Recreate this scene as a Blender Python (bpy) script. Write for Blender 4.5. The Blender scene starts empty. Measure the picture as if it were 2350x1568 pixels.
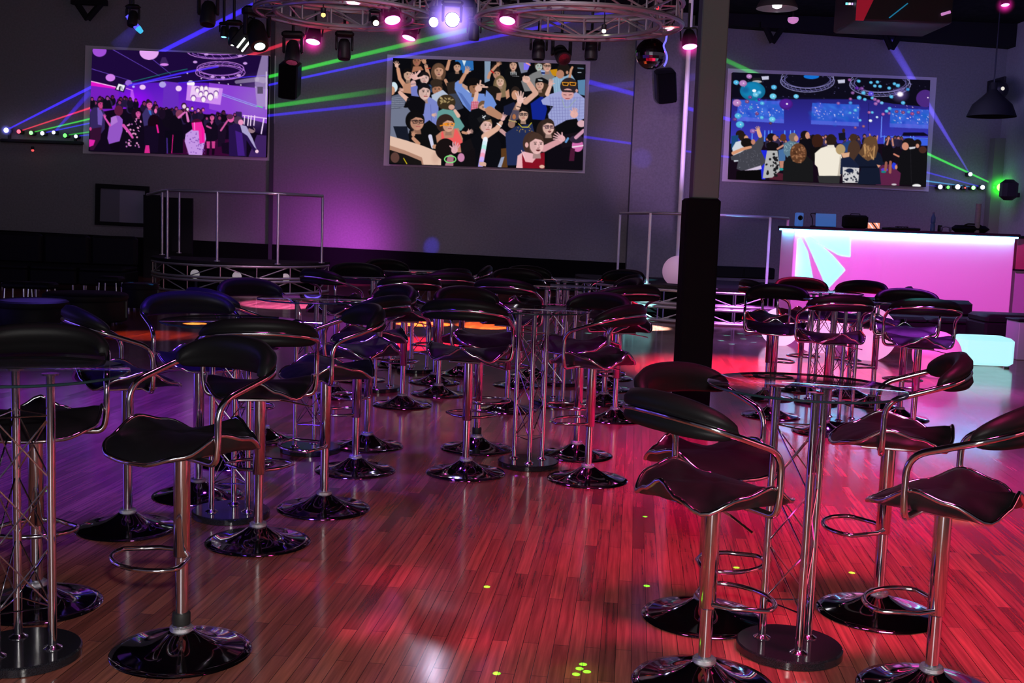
import bpy, math, random
import numpy as np
from mathutils import Vector, Matrix, Euler
random.seed(7)
R = math.radians
C = bpy.context.scene.collection
sc = bpy.context.scene

# ------------------------------------------------------------------ camera model (pixels of the 2350x1568 frame)
F, CX, CY, H = 2600.0, 1175.0, 784.0, 1.646
ROLL, PITCH = 0.0365, math.atan(285.0/2600.0)
cr, sr, cp, sp = math.cos(ROLL), math.sin(ROLL), math.cos(PITCH), math.sin(PITCH)
def ray(px, py):
    u, v = px-CX, CY-py
    u2, v2 = u*cr - v*sr, v*cr + u*sr
    return Vector((u2, F*cp + v2*sp, v2*cp - F*sp))
def G(px, py, z=0.0):                     # point of the horizontal plane z seen at a pixel
    d = ray(px, py); t = (z-H)/d.z
    return Vector((d.x*t, d.y*t, z))
def AY(px, py, Y):                        # point of the vertical plane y=Y seen at a pixel
    d = ray(px, py); t = Y/d.y
    return Vector((d.x*t, Y, H + d.z*t))
def AX(px, py, X):
    d = ray(px, py); t = X/d.x
    return Vector((X, d.y*t, H + d.z*t))
def PX(p):
    x, y, z = p[0], p[1], p[2]-H
    fw = y*cp - z*sp; up = y*sp + z*cp
    u2, v2 = x*F/fw, up*F/fw
    u, v = u2*cr + v2*sr, -u2*sr + v2*cr
    return (CX+u, CY-v)
cam_d = bpy.data.cameras.new('camera'); cam = bpy.data.objects.new('camera', cam_d); C.objects.link(cam)
cam_d.sensor_width = 36.0; cam_d.lens = F/2350.0*36.0; cam_d.clip_end = 200; cam_d.clip_start = 0.05
right = Vector((cr, sr*sp, sr*cp)); up = Vector((-sr, cr*sp, cr*cp)); back = -Vector((0, cp, -sp))
cam.matrix_world = Matrix(((right.x, up.x, back.x, 0), (right.y, up.y, back.y, 0), (right.z, up.z, back.z, H), (0, 0, 0, 1)))
sc.camera = cam
sc.view_settings.view_transform = 'Standard'; sc.view_settings.look = 'None'
sc.view_settings.exposure = 0.0; sc.view_settings.gamma = 1.0
sc.cycles.use_denoising = True
sc.cycles.max_bounces = 8; sc.cycles.diffuse_bounces = 2; sc.cycles.glossy_bounces = 4
sc.cycles.transparent_max_bounces = 16; sc.cycles.sample_clamp_indirect = 6.0
sc.cycles.volume_bounces = 0

# ------------------------------------------------------------------ materials
def s2l(c):
    return tuple(((x/255.0)/12.92 if x/255.0 <= 0.04045 else (((x/255.0)+0.055)/1.055)**2.4) for x in c)
def mat(name):
    m = bpy.data.materials.new(name); m.use_nodes = True
    nt = m.node_tree; nt.nodes.clear()
    out = nt.nodes.new('ShaderNodeOutputMaterial')
    return m, nt, out
def N(nt, t, **kw):
    n = nt.nodes.new(t)
    for k, v in kw.items(): setattr(n, k, v)
    return n
def pbr(name, col, rough=0.5, metal=0.0, spec=0.5, bump=0.0, bscale=60.0, var=0.0, emis=None, estr=0.0, coat=0.0):
    m, nt, out = mat(name)
    b = N(nt, 'ShaderNodeBsdfPrincipled')
    b.inputs['Base Color'].default_value = (*col, 1); b.inputs['Roughness'].default_value = rough
    b.inputs['Metallic'].default_value = metal; b.inputs['Specular IOR Level'].default_value = spec
    b.inputs['Coat Weight'].default_value = coat
    if emis: b.inputs['Emission Color'].default_value = (*emis, 1); b.inputs['Emission Strength'].default_value = estr
    nt.links.new(b.outputs[0], out.inputs[0])
    if bump or var:
        tc = N(nt, 'ShaderNodeTexCoord'); no = N(nt, 'ShaderNodeTexNoise')
        no.inputs['Scale'].default_value = bscale; no.inputs['Detail'].default_value = 4
        nt.links.new(tc.outputs['Object'], no.inputs['Vector'])
        if bump:
            bp = N(nt, 'ShaderNodeBump'); bp.inputs['Strength'].default_value = bump; bp.inputs['Distance'].default_value = 0.01
            nt.links.new(no.outputs['Fac'], bp.inputs['Height']); nt.links.new(bp.outputs[0], b.inputs['Normal'])
        if var:
            rp = N(nt, 'ShaderNodeValToRGB')
            rp.color_ramp.elements[0].color = (*[max(0, c*(1-var)) for c in col], 1)
            rp.color_ramp.elements[1].color = (*[min(1, c*(1+var)) for c in col], 1)
            rp.color_ramp.elements[0].position = 0.3; rp.color_ramp.elements[1].position = 0.7
            nt.links.new(no.outputs['Fac'], rp.inputs[0]); nt.links.new(rp.outputs[0], b.inputs['Base Color'])
    return m
def glow(name, col, s):
    m, nt, out = mat(name)
    e = N(nt, 'ShaderNodeEmission'); e.inputs[0].default_value = (*col, 1); e.inputs[1].default_value = s
    nt.links.new(e.outputs[0], out.inputs[0]); return m
M = {}
M['chrome'] = pbr('chrome', (.86, .86, .88), .10, 1.0)
M['chrome_base'] = pbr('black_chrome', (.42, .42, .46), .06, 1.0)
M['collar'] = pbr('clear_collar', (.62, .62, .66), .22, .85, bump=.6, bscale=220)
M['vinyl'] = pbr('black_vinyl', (.006, .006, .007), .44, 0, .11, bump=.12, bscale=420)
M['shell'] = pbr('black_plastic', (.012, .012, .014), .35, 0, .4)
M['rubber'] = pbr('black_rubber', (.012, .012, .012), .6, 0, .3, bump=.1)
M['granite'] = pbr('black_granite', (.012, .012, .016), .12, 0, .5, var=.6, bscale=300)
M['black'] = pbr('matt_black', (.010, .010, .012), .8, 0, .2, bump=.15, bscale=90)
M['blackcloth'] = pbr('black_cloth', (.004, .004, .005), .95, 0, .1, bump=.3, bscale=200)
M['leather'] = pbr('black_leather', (.008, .008, .010), .6, 0, .14, bump=.2, bscale=120)
M['fixture'] = pbr('fixture_black', (.014, .014, .017), .5, 0, .4, bump=.05)
M['alu'] = pbr('brushed_aluminium', (.62, .62, .64), .38, .85, bump=.05)
M['whitetube'] = pbr('white_tube', (.75, .75, .78), .4, 0, .4, bump=.03)
M['whitepanel'] = pbr('white_panel', (.75, .75, .78), .5, 0, .3, bump=.02)
M['wall'] = pbr('grey_painted_block', (.23, .23, .235), .85, 0, .2, bump=.25, bscale=25, var=.10)
M['wall_side'] = pbr('pale_side_wall', (.40, .40, .42), .85, 0, .2, bump=.2, bscale=25, var=.08)
M['ceil'] = pbr('black_ceiling', (.012, .012, .013), .9, 0, .1, bump=.4, bscale=6, var=.4)
M['column'] = pbr('grey_column', (.13, .15, .14), .85, 0, .2, bump=.2, bscale=40)
M['frame'] = pbr('screen_frame', (.78, .74, .76), .8, 0, .2, bump=.1)
M['pane_d'] = pbr('pane_dark', (.17, .17, .20), .5, 0, .3, bump=.02)
M['pane_l'] = pbr('pane_light', (.30, .29, .36), .5, 0, .3, bump=.02)

def glass_mat(name, tint, refl=1.0):
    m, nt, out = mat(name)
    t = N(nt, 'ShaderNodeBsdfTransparent'); t.inputs[0].default_value = (*tint, 1)
    g = N(nt, 'ShaderNodeBsdfGlossy'); g.inputs['Roughness'].default_value = .01; g.inputs[0].default_value = (refl, refl, refl, 1)
    fr = N(nt, 'ShaderNodeFresnel'); fr.inputs[0].default_value = 1.5
    mx = N(nt, 'ShaderNodeMixShader')
    nt.links.new(fr.outputs[0], mx.inputs[0]); nt.links.new(t.outputs[0], mx.inputs[1]); nt.links.new(g.outputs[0], mx.inputs[2])
    nt.links.new(mx.outputs[0], out.inputs[0]); return m
M['glass'] = glass_mat('table_glass', (.93, .95, .95))
M['glass_edge'] = pbr('glass_edge', (.01, .025, .03), .12, 0, .6, bump=.01)

def floor_mat():
    m, nt, out = mat('cherry_strip_floor'); L = nt.links.new
    tc = N(nt, 'ShaderNodeTexCoord'); mp = N(nt, 'ShaderNodeMapping'); mp.inputs['Rotation'].default_value = (0, 0, R(-84))
    # strips run away from the camera, about six degrees to the right
    L(tc.outputs['Object'], mp.inputs[0])
    br = N(nt, 'ShaderNodeTexBrick'); br.offset = .37; br.offset_frequency = 2; br.squash = 1
    br.inputs['Scale'].default_value = 1; br.inputs['Brick Width'].default_value = .85; br.inputs['Row Height'].default_value = .060
    br.inputs['Mortar Size'].default_value = .0012; br.inputs['Mortar Smooth'].default_value = .2; br.inputs['Bias'].default_value = -.05
    br.inputs['Color1'].default_value = (0, 0, 0, 1); br.inputs['Color2'].default_value = (1, 1, 1, 1); br.inputs['Mortar'].default_value = (.5, .5, .5, 1)
    L(mp.outputs[0], br.inputs['Vector'])
    rp = N(nt, 'ShaderNodeValToRGB'); cr_ = rp.color_ramp
    cr_.elements[0].position = 0; cr_.elements[0].color = (.15, .048, .036, 1)
    cr_.elements[1].position = 1; cr_.elements[1].color = (.33, .120, .078, 1)
    for p_, c_ in ((.12, (.205, .066, .050, 1)), (.55, (.25, .082, .058, 1)), (.85, (.30, .105, .068, 1))):
        e = cr_.elements.new(p_); e.color = c_
    L(br.outputs['Color'], rp.inputs[0])
    mp2 = N(nt, 'ShaderNodeMapping'); mp2.inputs['Scale'].default_value = (2.5, 60, 1); L(mp.outputs[0], mp2.inputs[0])
    no = N(nt, 'ShaderNodeTexNoise'); no.inputs['Scale'].default_value = 1.0; no.inputs['Detail'].default_value = 5; L(mp2.outputs[0], no.inputs['Vector'])
    mr = N(nt, 'ShaderNodeMapRange'); mr.inputs['From Min'].default_value = .25; mr.inputs['From Max'].default_value = .75
    mr.inputs['To Min'].default_value = .55; mr.inputs['To Max'].default_value = 1.3; L(no.outputs['Fac'], mr.inputs[0])
    mu = N(nt, 'ShaderNodeMix', data_type='RGBA', blend_type='MULTIPLY'); mu.inputs['Factor'].default_value = 1
    L(rp.outputs[0], mu.inputs[6]); L(mr.outputs[0], mu.inputs[7])
    mo = N(nt, 'ShaderNodeMix', data_type='RGBA'); mo.inputs[7].default_value = (.025, .009, .006, 1)
    L(br.outputs['Fac'], mo.inputs['Factor']); L(mu.outputs[2], mo.inputs[6])
    b = N(nt, 'ShaderNodeBsdfPrincipled'); b.inputs['Specular IOR Level'].default_value = .30; b.inputs['Coat Weight'].default_value = .09; b.inputs['Coat Roughness'].default_value = .09
    L(mo.outputs[2], b.inputs['Base Color'])
    no2 = N(nt, 'ShaderNodeTexNoise'); no2.inputs['Scale'].default_value = 3.0; no2.inputs['Detail'].default_value = 6; L(tc.outputs['Object'], no2.inputs['Vector'])
    mr2 = N(nt, 'ShaderNodeMapRange'); mr2.inputs['To Min'].default_value = .09; mr2.inputs['To Max'].default_value = .21; L(no2.outputs['Fac'], mr2.inputs[0]); L(mr2.outputs[0], b.inputs['Roughness'])
    # plank cupping: every strip leans a little
    sub = N(nt, 'ShaderNodeMath', operation='SUBTRACT'); sub.inputs[1].default_value = .0; L(br.outputs['Fac'], sub.inputs[0])
    ad = N(nt, 'ShaderNodeMath', operation='MULTIPLY_ADD'); ad.inputs[1].default_value = .14; L(no.outputs['Fac'], ad.inputs[0])
    inv = N(nt, 'ShaderNodeMath', operation='MULTIPLY'); inv.inputs[1].default_value = -1.0; L(sub.outputs[0], inv.inputs[0]); L(inv.outputs[0], ad.inputs[2])
    bp = N(nt, 'ShaderNodeBump'); bp.inputs['Strength'].default_value = .15; bp.inputs['Distance'].default_value = .003
    L(ad.outputs[0], bp.inputs['Height']); L(bp.outputs[0], b.inputs['Normal']); L(bp.outputs[0], b.inputs['Coat Normal'])
    L(b.outputs[0], out.inputs[0]); return m
M['floor'] = floor_mat()

# ------------------------------------------------------------------ mesh builder
class MB:
    def __init__(s): s.v = []; s.f = []
    def add(s, vs, fs):
        o = len(s.v); s.v += [tuple(p) for p in vs]; s.f += [tuple(i+o for i in q) for q in fs]; return s
    def box(s, c, d, rz=0.0, rot=None):
        m = rot.to_matrix() if rot else Matrix.Rotation(rz, 3, 'Z'); c = Vector(c)
        vs = [c + m @ Vector((x*d[0]/2, y*d[1]/2, z*d[2]/2)) for z in (-1, 1) for y in (-1, 1) for x in (-1, 1)]
        return s.add(vs, [(0, 2, 3, 1), (4, 5, 7, 6), (0, 1, 5, 4), (2, 6, 7, 3), (0, 4, 6, 2), (1, 3, 7, 5)])
    def bbox(s, c, d, b=.01, rz=0.0, rot=None):          # box with chamfered edges
        m = rot.to_matrix() if rot else Matrix.Rotation(rz, 3, 'Z'); c = Vector(c)
        hx, hy, hz = d[0]/2, d[1]/2, d[2]/2
        b = min(b, hx*.9, hy*.9, hz*.9)
        rings = []
        for z, i in ((-hz, b), (-hz+b, 0), (hz-b, 0), (hz, b)):
            x, y = hx-i, hy-i
            k = b
            rings.append([(x-k, -y, z), (x, -y+k, z), (x, y-k, z), (x-k, y, z), (-x+k, y, z), (-x, y-k, z), (-x, -y+k, z), (-x+k, -y, z)])
        vs = [c + m @ Vector(p) for r_ in rings for p in r_]
        fs = [tuple(range(7, -1, -1)), tuple(range(24, 32))]
        for k in range(3):
            for i in range(8):
                j = (i+1) % 8; fs.append((k*8+i, k*8+j, k*8+8+j, k*8+8+i))
        return s.add(vs, fs)
    def tube(s, pts, r, seg=10, closed=False, cap=True, r2=None):
        P = [Vector(p) for p in pts]; n = len(P)
        rs = r if isinstance(r, (list, tuple)) else [r]*n
        T = []
        for i in range(n):
            a = P[(i-1) % n] if (closed or i > 0) else P[i]; b = P[(i+1) % n] if (closed or i < n-1) else P[i]
            t = (b-a); T.append(t.normalized() if t.length > 1e-9 else Vector((0, 0, 1)))
        ref = Vector((0, 0, 1)) if abs(T[0].z) < .9 else Vector((1, 0, 0))
        u = T[0].cross(ref).normalized(); vs = []
        for i in range(n):
            u = (u - T[i]*u.dot(T[i])).normalized(); w = T[i].cross(u)
            for k in range(seg):
                a = 2*math.pi*k/seg; vs.append(P[i] + (u*math.cos(a) + w*math.sin(a))*rs[i])
        fs = []
        for i in range(n if closed else n-1):
            j = (i+1) % n
            for k in range(seg):
                l = (k+1) % seg; fs.append((i*seg+k, i*seg+l, j*seg+l, j*seg+k))
        if not closed and cap:
            fs.append(tuple(range(seg-1, -1, -1))); fs.append(tuple(range((n-1)*seg, n*seg)))
        return s.add(vs, fs)
    def lathe(s, prof, seg=32, c=(0, 0, 0), m=None, cap0=True, cap1=True):
        c = Vector(c); vs = []; fs = []
        for r, z in prof:
            for k in range(seg):
                a = 2*math.pi*k/seg; p = Vector((r*math.cos(a), r*math.sin(a), z))
                vs.append(c + (m @ p if m else p))
        for i in range(len(prof)-1):
            for k in range(seg):
                l = (k+1) % seg; fs.append((i*seg+k, i*seg+l, (i+1)*seg+l, (i+1)*seg+k))
        if cap0: fs.append(tuple(range(seg-1, -1, -1)))
        if cap1: fs.append(tuple(range((len(prof)-1)*seg, len(prof)*seg)))
        return s.add(vs, fs)
    def quad(s, a, b, c, d): return s.add([a, b, c, d], [(0, 1, 2, 3)])
    def prism(s, poly, off):                              # polygon extruded by a vector
        n = len(poly); o = Vector(off); P = [Vector(p) for p in poly]
        return s.add(P + [p+o for p in P], [tuple(range(n-1, -1, -1)), tuple(range(n, 2*n))] + [(i, (i+1) % n, n+(i+1) % n, n+i) for i in range(n)])
    def build(s, name, m, parent=None, smooth=True, ang=38, loc=None):
        me = bpy.data.meshes.new(name); me.from_pydata(s.v, [], s.f); me.validate(); 
        import bmesh
        bm = bmesh.new(); bm.from_mesh(me); bmesh.ops.recalc_face_normals(bm, faces=bm.faces); bm.to_mesh(me); bm.free()
        if smooth:
            me.polygons.foreach_set('use_smooth', [True]*len(me.polygons)); me.set_sharp_from_angle(angle=R(ang))
        me.materials.append(m if not isinstance(m, str) else M[m])
        o = bpy.data.objects.new(name, me); C.objects.link(o)
        if parent: o.parent = parent
        if loc is not None: o.location = loc
        return o
def thing(name, label, cat, loc=(0, 0, 0), rz=0.0, group=None):
    o = bpy.data.objects.new(name, None); C.objects.link(o); o.location = loc; o.rotation_euler = (0, 0, rz)
    o.empty_display_size = .1
    o['label'] = label; o['category'] = cat
    if group: o['group'] = group
    return o
def tag(o, label, cat, group=None, kind=None):
    o['label'] = label; o['category'] = cat
    if group: o['group'] = group
    if kind: o['kind'] = kind
    return o
def struct(o, label=None, cat=None):
    o['kind'] = 'structure'
    if label: o['label'] = label; o['category'] = cat
    return o
KIDS = {}
def kids(o):
    return list(o.children)
def dup(root, loc, rz, label, group=None):
    r = root.copy(); C.objects.link(r); r.location = loc; r.rotation_euler = (0, 0, rz); r['label'] = label
    if group: r['group'] = group
    for ch in kids(root):
        c = ch.copy(); C.objects.link(c); c.parent = r
        for g in kids(ch):
            d = g.copy(); C.objects.link(d); d.parent = c
    return r
def arc(c, r, a0, a1, n, plane='xy'):
    out = []
    for i in range(n+1):
        a = a0+(a1-a0)*i/n
        out.append(Vector((c[0]+r*math.cos(a), c[1]+r*math.sin(a), c[2])))
    return out
def fillet(pts, r, n=6):                                   # polyline with rounded corners
    P = [Vector(p) for p in pts]; out = [P[0]]
    for i in range(1, len(P)-1):
        a, b, c = P[i-1], P[i], P[i+1]; d1 = (a-b); d2 = (c-b)
        k = min(r, d1.length*.48, d2.length*.48); p0 = b+d1.normalized()*k; p2 = b+d2.normalized()*k
        for j in range(n+1):
            t = j/n; out.append(p0*(1-t)**2 + b*2*t*(1-t) + p2*t*t)
    out.append(P[-1]); return out
# ------------------------------------------------------------------ room shell
YW, ZC, XL = 26.0, 6.28, -13.0
XR = AY(2297, 300, YW).x
o = MB().quad((XL, -4, 0), (XR+3, -4, 0), (XR+3, YW, 0), (XL, YW, 0)).build('floor', 'floor', smooth=False); struct(o)
o = MB().box(((XL+XR)/2+1.5, 12.0, ZC+.15), (XR-XL+3.4, 30, .3)).build('ceiling', 'ceil', smooth=False); struct(o)
o = MB().box(((XL+XR)/2, YW+.15, ZC/2), (XR-XL+.4, .3, ZC)).build('wall_back', 'wall', smooth=False); struct(o)
o = MB().box((XL-.15, 11.0, ZC/2), (.3, 30, ZC)).build('wall_left', 'wall', smooth=False); struct(o)
o = MB().box((XR+.15, 22.0, ZC/2), (.3, 8.0, ZC)).build('wall_right', 'wall_side', smooth=False); struct(o)
# black dado on the back wall, its top edge runs slightly down to the right
a, b = AY(-40, 526, YW-.06), AY(1436, 604, YW-.06)
o = MB().prism([(a.x, YW-.06, 0), (b.x, YW-.06, 0), b, a], (0, .055, 0)).build('trim_1', 'blackcloth', smooth=False); struct(o)
# shallow projecting wall pier right of the centre screen
a, b = AY(1443, 500, YW-.35), AY(1566, 500, YW-.35)
o = MB().box(((a.x+b.x)/2, YW-.175, ZC/2), (b.x-a.x, .34, ZC-.02)).build('trim_2', 'wall', smooth=False); struct(o)
a = AY(622, 450, YW-.03)
o = MB().box((a.x, YW-.035, ZC/2), (.085, .06, ZC-.02)).build('trim_3', pbr('dark_joint', (.05, .05, .06), .8, bump=.05), smooth=False); struct(o)
# dark beam along the top of the back wall with its triangular brackets
za, zb = AY(1700, 56, YW-.4).z, AY(2290, 106, YW-.4).z
x0 = AY(1600, 60, YW-.4).x
o = MB().prism([(x0, YW-.42, ZC), (XR, YW-.42, ZC), (XR, YW-.42, min(za, zb)), (x0, YW-.42, za)], (0, .4, 0)).build('trim_4', 'black', smooth=False); struct(o)
for k, (px, py0, py1, w, lab) in enumerate(((1777, 62, 97, 44, 'black triangular beam bracket left of the ceiling unit'), (2050, 66, 112, 52, 'black triangular beam bracket under the ceiling unit, above the right screen'), (205, 8, 44, 60, 'black angled bracket high above the left screen'))):
    A, B_, T = AY(px-w/2, py0-3, YW-.45), AY(px+w/2, py0-3, YW-.45), AY(px-4, py1, YW-.45)
    g = thing('beam_bracket', lab, 'bracket', (T.x, YW-.45, T.z), 0, 'beam brackets')
    def loc_(p): return Vector(p)-Vector((T.x, YW-.45, T.z))
    for e0, e1 in ((A, T), (T, B_)):
        d = (e1-e0).normalized()*.0
        MB().tube([loc_(e0), loc_(e1)], .07, 6).build('strut', 'black', g)
    MB().box(loc_((A+B_)/2), (abs(B_.x-A.x)+.2, .14, .12)).build('mounting_bar', 'black', g, smooth=False)
# framed internal window on the left
def pane(name, px, Y, m, parent=None):
    return MB().quad(*[AY(x, y, Y) for x, y in px]).build(name, m, parent, smooth=False)
wf = MB()
ox = [(219, 421), (341, 428), (338, 522), (217, 516)]; ix = [(229, 432), (333, 438), (330, 513), (227, 508)]
for k in range(4):
    j = (k+1) % 4
    wf.prism([AY(*ox[k], YW-.08), AY(*ox[j], YW-.08), AY(*ix[j], YW-.08), AY(*ix[k], YW-.08)], (0, .075, 0))
w = wf.build('window_1', 'black', smooth=False); struct(w)
pane('pane', [(229, 432), (275, 434), (274, 510), (227, 508)], YW-.03, 'pane_d', w)
pane('pane', [(275, 434), (333, 438), (330, 513), (274, 510)], YW-.03, 'pane_l', w)

# column with padded black wrap
cb = G(1583, 945); D = cb.y
wc = 78/F*D
zt = AY(1605, 456, D).z
col = thing('column', 'square grey column with a tall black padded wrap between centre and right stools', 'column', (cb.x, cb.y, 0))
MB().bbox((0, 0, zt/2), (wc, wc, zt), .02).build('padded_wrap', 'blackcloth', col)
MB().bbox((0.02, 0, (zt+ZC)/2), (wc*.76, wc*.76, ZC-zt), .01).build('shaft', 'column', col)

# ------------------------------------------------------------------ bar stools
def seat_rim():
    # rim height by angle: 0 front, 90 sides, 180 rear (front droops, sides and rear curl up, rear corners dip)
    key = [(0, -.058), (25, -.054), (55, -.022), (85, .042), (112, .014), (140, -.042), (160, -.006), (180, .040)]
    def z(th):
        t = abs(((th+180) % 360)-180)
        for (a, za), (b, zb) in zip(key, key[1:]):
            if a <= t <= b:
                u = (t-a)/(b-a); u = u*u*(3-2*u); return za+(zb-za)*u
        return key[-1][1]
    return z
RZ = seat_rim()
def outline(th):
    a = R(th); c, s_ = math.cos(a), math.sin(a); n = 2.7
    r = 1.0/((abs(c)/.243)**n + (abs(s_)/.252)**n)**(1/n)
    return Vector((s_*r, c*r, 0))                       # +Y is the front
SZ = .800                                               # rim reference height
NA = 64
def make_stool():
    t = thing('bar_stool', 'x', 'bar stool', (0, 0, 0), 0, 'black and chrome bar stools')
    prof = [(.252, 0), (.257, .004), (.252, .010), (.225, .014), (.180, .020), (.140, .030), (.105, .045), (.075, .062), (.052, .078), (.042, .086)]
    MB().lathe(prof, 48).build('base', 'chrome_base', t, ang=60)
    MB().lathe([(.036, .082), (.042, .086), (.042, .099), (.036, .104)], 24).build('collar', 'collar', t)
    MB().lathe([(.0235, .10), (.0235, .60)], 20).build('column', 'chrome', t, ang=60)
    MB().lathe([(.0275, .345), (.0300, .349), (.0300, .735)], 24).build('gas_cover', 'chrome', t, ang=60)
    fr = []
    for i in range(25):
        a = R(-105 + 210*i/24) ; fr.append(Vector((.165*math.sin(a), .125+.125*math.cos(a)*(1 if abs(a) < 1.57 else .8), .365)))
    fr = [Vector((-.028, .0, .365)), Vector((-.09, .03, .365))] + fr[2:-2] + [Vector((.09, .03, .365)), Vector((.028, 0, .365))]
    MB().tube(fr, .0095, 8).build('foot_ring', 'chrome', t, ang=60)
    # cushion (top), shell (underside) and chrome edge
    ths = [360.0*i/NA for i in range(NA)]
    top = MB(); vs = [(0, 0, SZ+.004)]; NR = 9
    for k in range(1, NR+1):
        q = k/NR
        for th in ths:
            p = outline(th)*q; z = SZ + (RZ(th))*q**2.2 + .012*(1-q**4) - .002
            if k == NR: z -= .006
            vs.append((p.x, p.y, z))
    fs = [(0, 1+i, 1+(i+1) % NA) for i in range(NA)]
    for k in range(NR-1):
        for i in range(NA):
            j = (i+1) % NA; fs.append((1+k*NA+i, 1+(k+1)*NA+i, 1+(k+1)*NA+j, 1+k*NA+j))
    seat = top.add(vs, fs).build('seat', 'vinyl', t, ang=80)
    sh = MB(); vs = []
    lev = [(1.0, 0.0, -.010), (.93, .30, -.030), (.72, .85, -.052), (.45, 1.0, -.060), (.22, 1.0, -.062)]
    for q, fl, dz in lev:
        for th in ths:
            p = outline(th)*q; vs.append((p.x, p.y, SZ + RZ(th)*(1-fl)*q + dz))
    fs = []
    for k in range(len(lev)-1):
        for i in range(NA):
            j = (i+1) % NA; fs.append((k*NA+i, k*NA+j, (k+1)*NA+j, (k+1)*NA+i))
    fs.append(tuple(range((len(lev)-1)*NA, len(lev)*NA)))
    sh.add(vs, fs).build('seat_shell', 'shell', seat, ang=80)
    MB().tube([outline(th)*1.006 + Vector((0, 0, SZ+RZ(th)-.006)) for th in ths], .0085, 8, closed=True).build('seat_trim', 'chrome', seat, ang=80)
    MB().bbox((0, 0, .733), (.20, .24, .014), .004).build('mount_plate', 'chrome', t)
    lv = MB().tube(fillet([(.05, -.02, .722), (.12, -.03, .716), (.255, -.05, .690)], .03), .0045, 6).build('lever', 'chrome', t)
    # arm frame: under the seat, up both sides, back round the pad
    tilt = R(19); oz = .955
    def U(x, v): return Vector((x, .045 - v*math.cos(tilt), oz + v*math.sin(tilt)))
    W = .272
    path = [Vector((0, .045, .735)), Vector((W*.55, .045, .738)), Vector((W*.95, .045, .735)), Vector((W, .045, .80)), Vector((W, .045, oz)), U(W, .185)]
    half = fillet(path, .07, 7)
    back = []
    for i in range(1, 24):
        a = math.pi*i/24; ca = math.cos(a); back.append(U(W*math.copysign(abs(ca)**.92, ca), .197 + .160*math.sin(a)**.92))
    mir = [Vector((-p.x, p.y, p.z)) for p in reversed(half)]
    full = half + back + mir[:-1]
    MB().tube(full, .0125, 10, closed=True).build('arm_frame', 'chrome', t, ang=70)
    # back pad: two cushions rolled round the tube with a groove for it
    pad = MB(); ring = []; n = 30
    nrm = Vector((0, math.sin(tilt), math.cos(tilt)))
    prof = [(-.046, .010), (-.054, .034), (-.042, .066), (-.018, .080), (.010, .073), (.024, .042), (.018, .018), (.004, .011), (-.006, .0), (-.002, -.010), (.006, -.020), (.004, -.040), (-.012, -.054), (-.032, -.054), (-.044, -.036), (-.045, -.012)]
    vs = []; fs = []; m_ = len(prof)
    for i in range(n+1):
        a = R(4) + (math.pi-R(8))*i/n
        ca = math.cos(a); ca = math.copysign(abs(ca)**.92, ca)
        c0 = U(W*ca, .197 + .160*math.sin(a)**.92)
        c1 = U((W-.06)*ca, .190 + .105*math.sin(a)**.92)
        inw = (c0-c1); inw = inw.normalized() if inw.length > 1e-6 else Vector((1, 0, 0))
        sc_ = max(.02, math.sin(math.pi*i/n)**.42)
        for (dr, dh) in prof:
            r0, h0 = -.018, .008
            vs.append(c0 + inw*(r0+(dr-r0)*(.45+.55*sc_)) + nrm*(h0+(dh-h0)*sc_))
    for i in range(n):
        for k in range(m_):
            l = (k+1) % m_; fs.append((i*m_+k, i*m_+l, (i+1)*m_+l, (i+1)*m_+k))
    fs.append(tuple(range(m_-1, -1, -1))); fs.append(tuple(range(n*m_, (n+1)*m_)))
    bk = pad.add(vs, fs).build('backrest', 'vinyl', t, ang=70)
    return t
UPPER = ('gas_cover', 'foot_ring', 'seat', 'mount_plate', 'lever', 'arm_frame', 'backrest')

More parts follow.
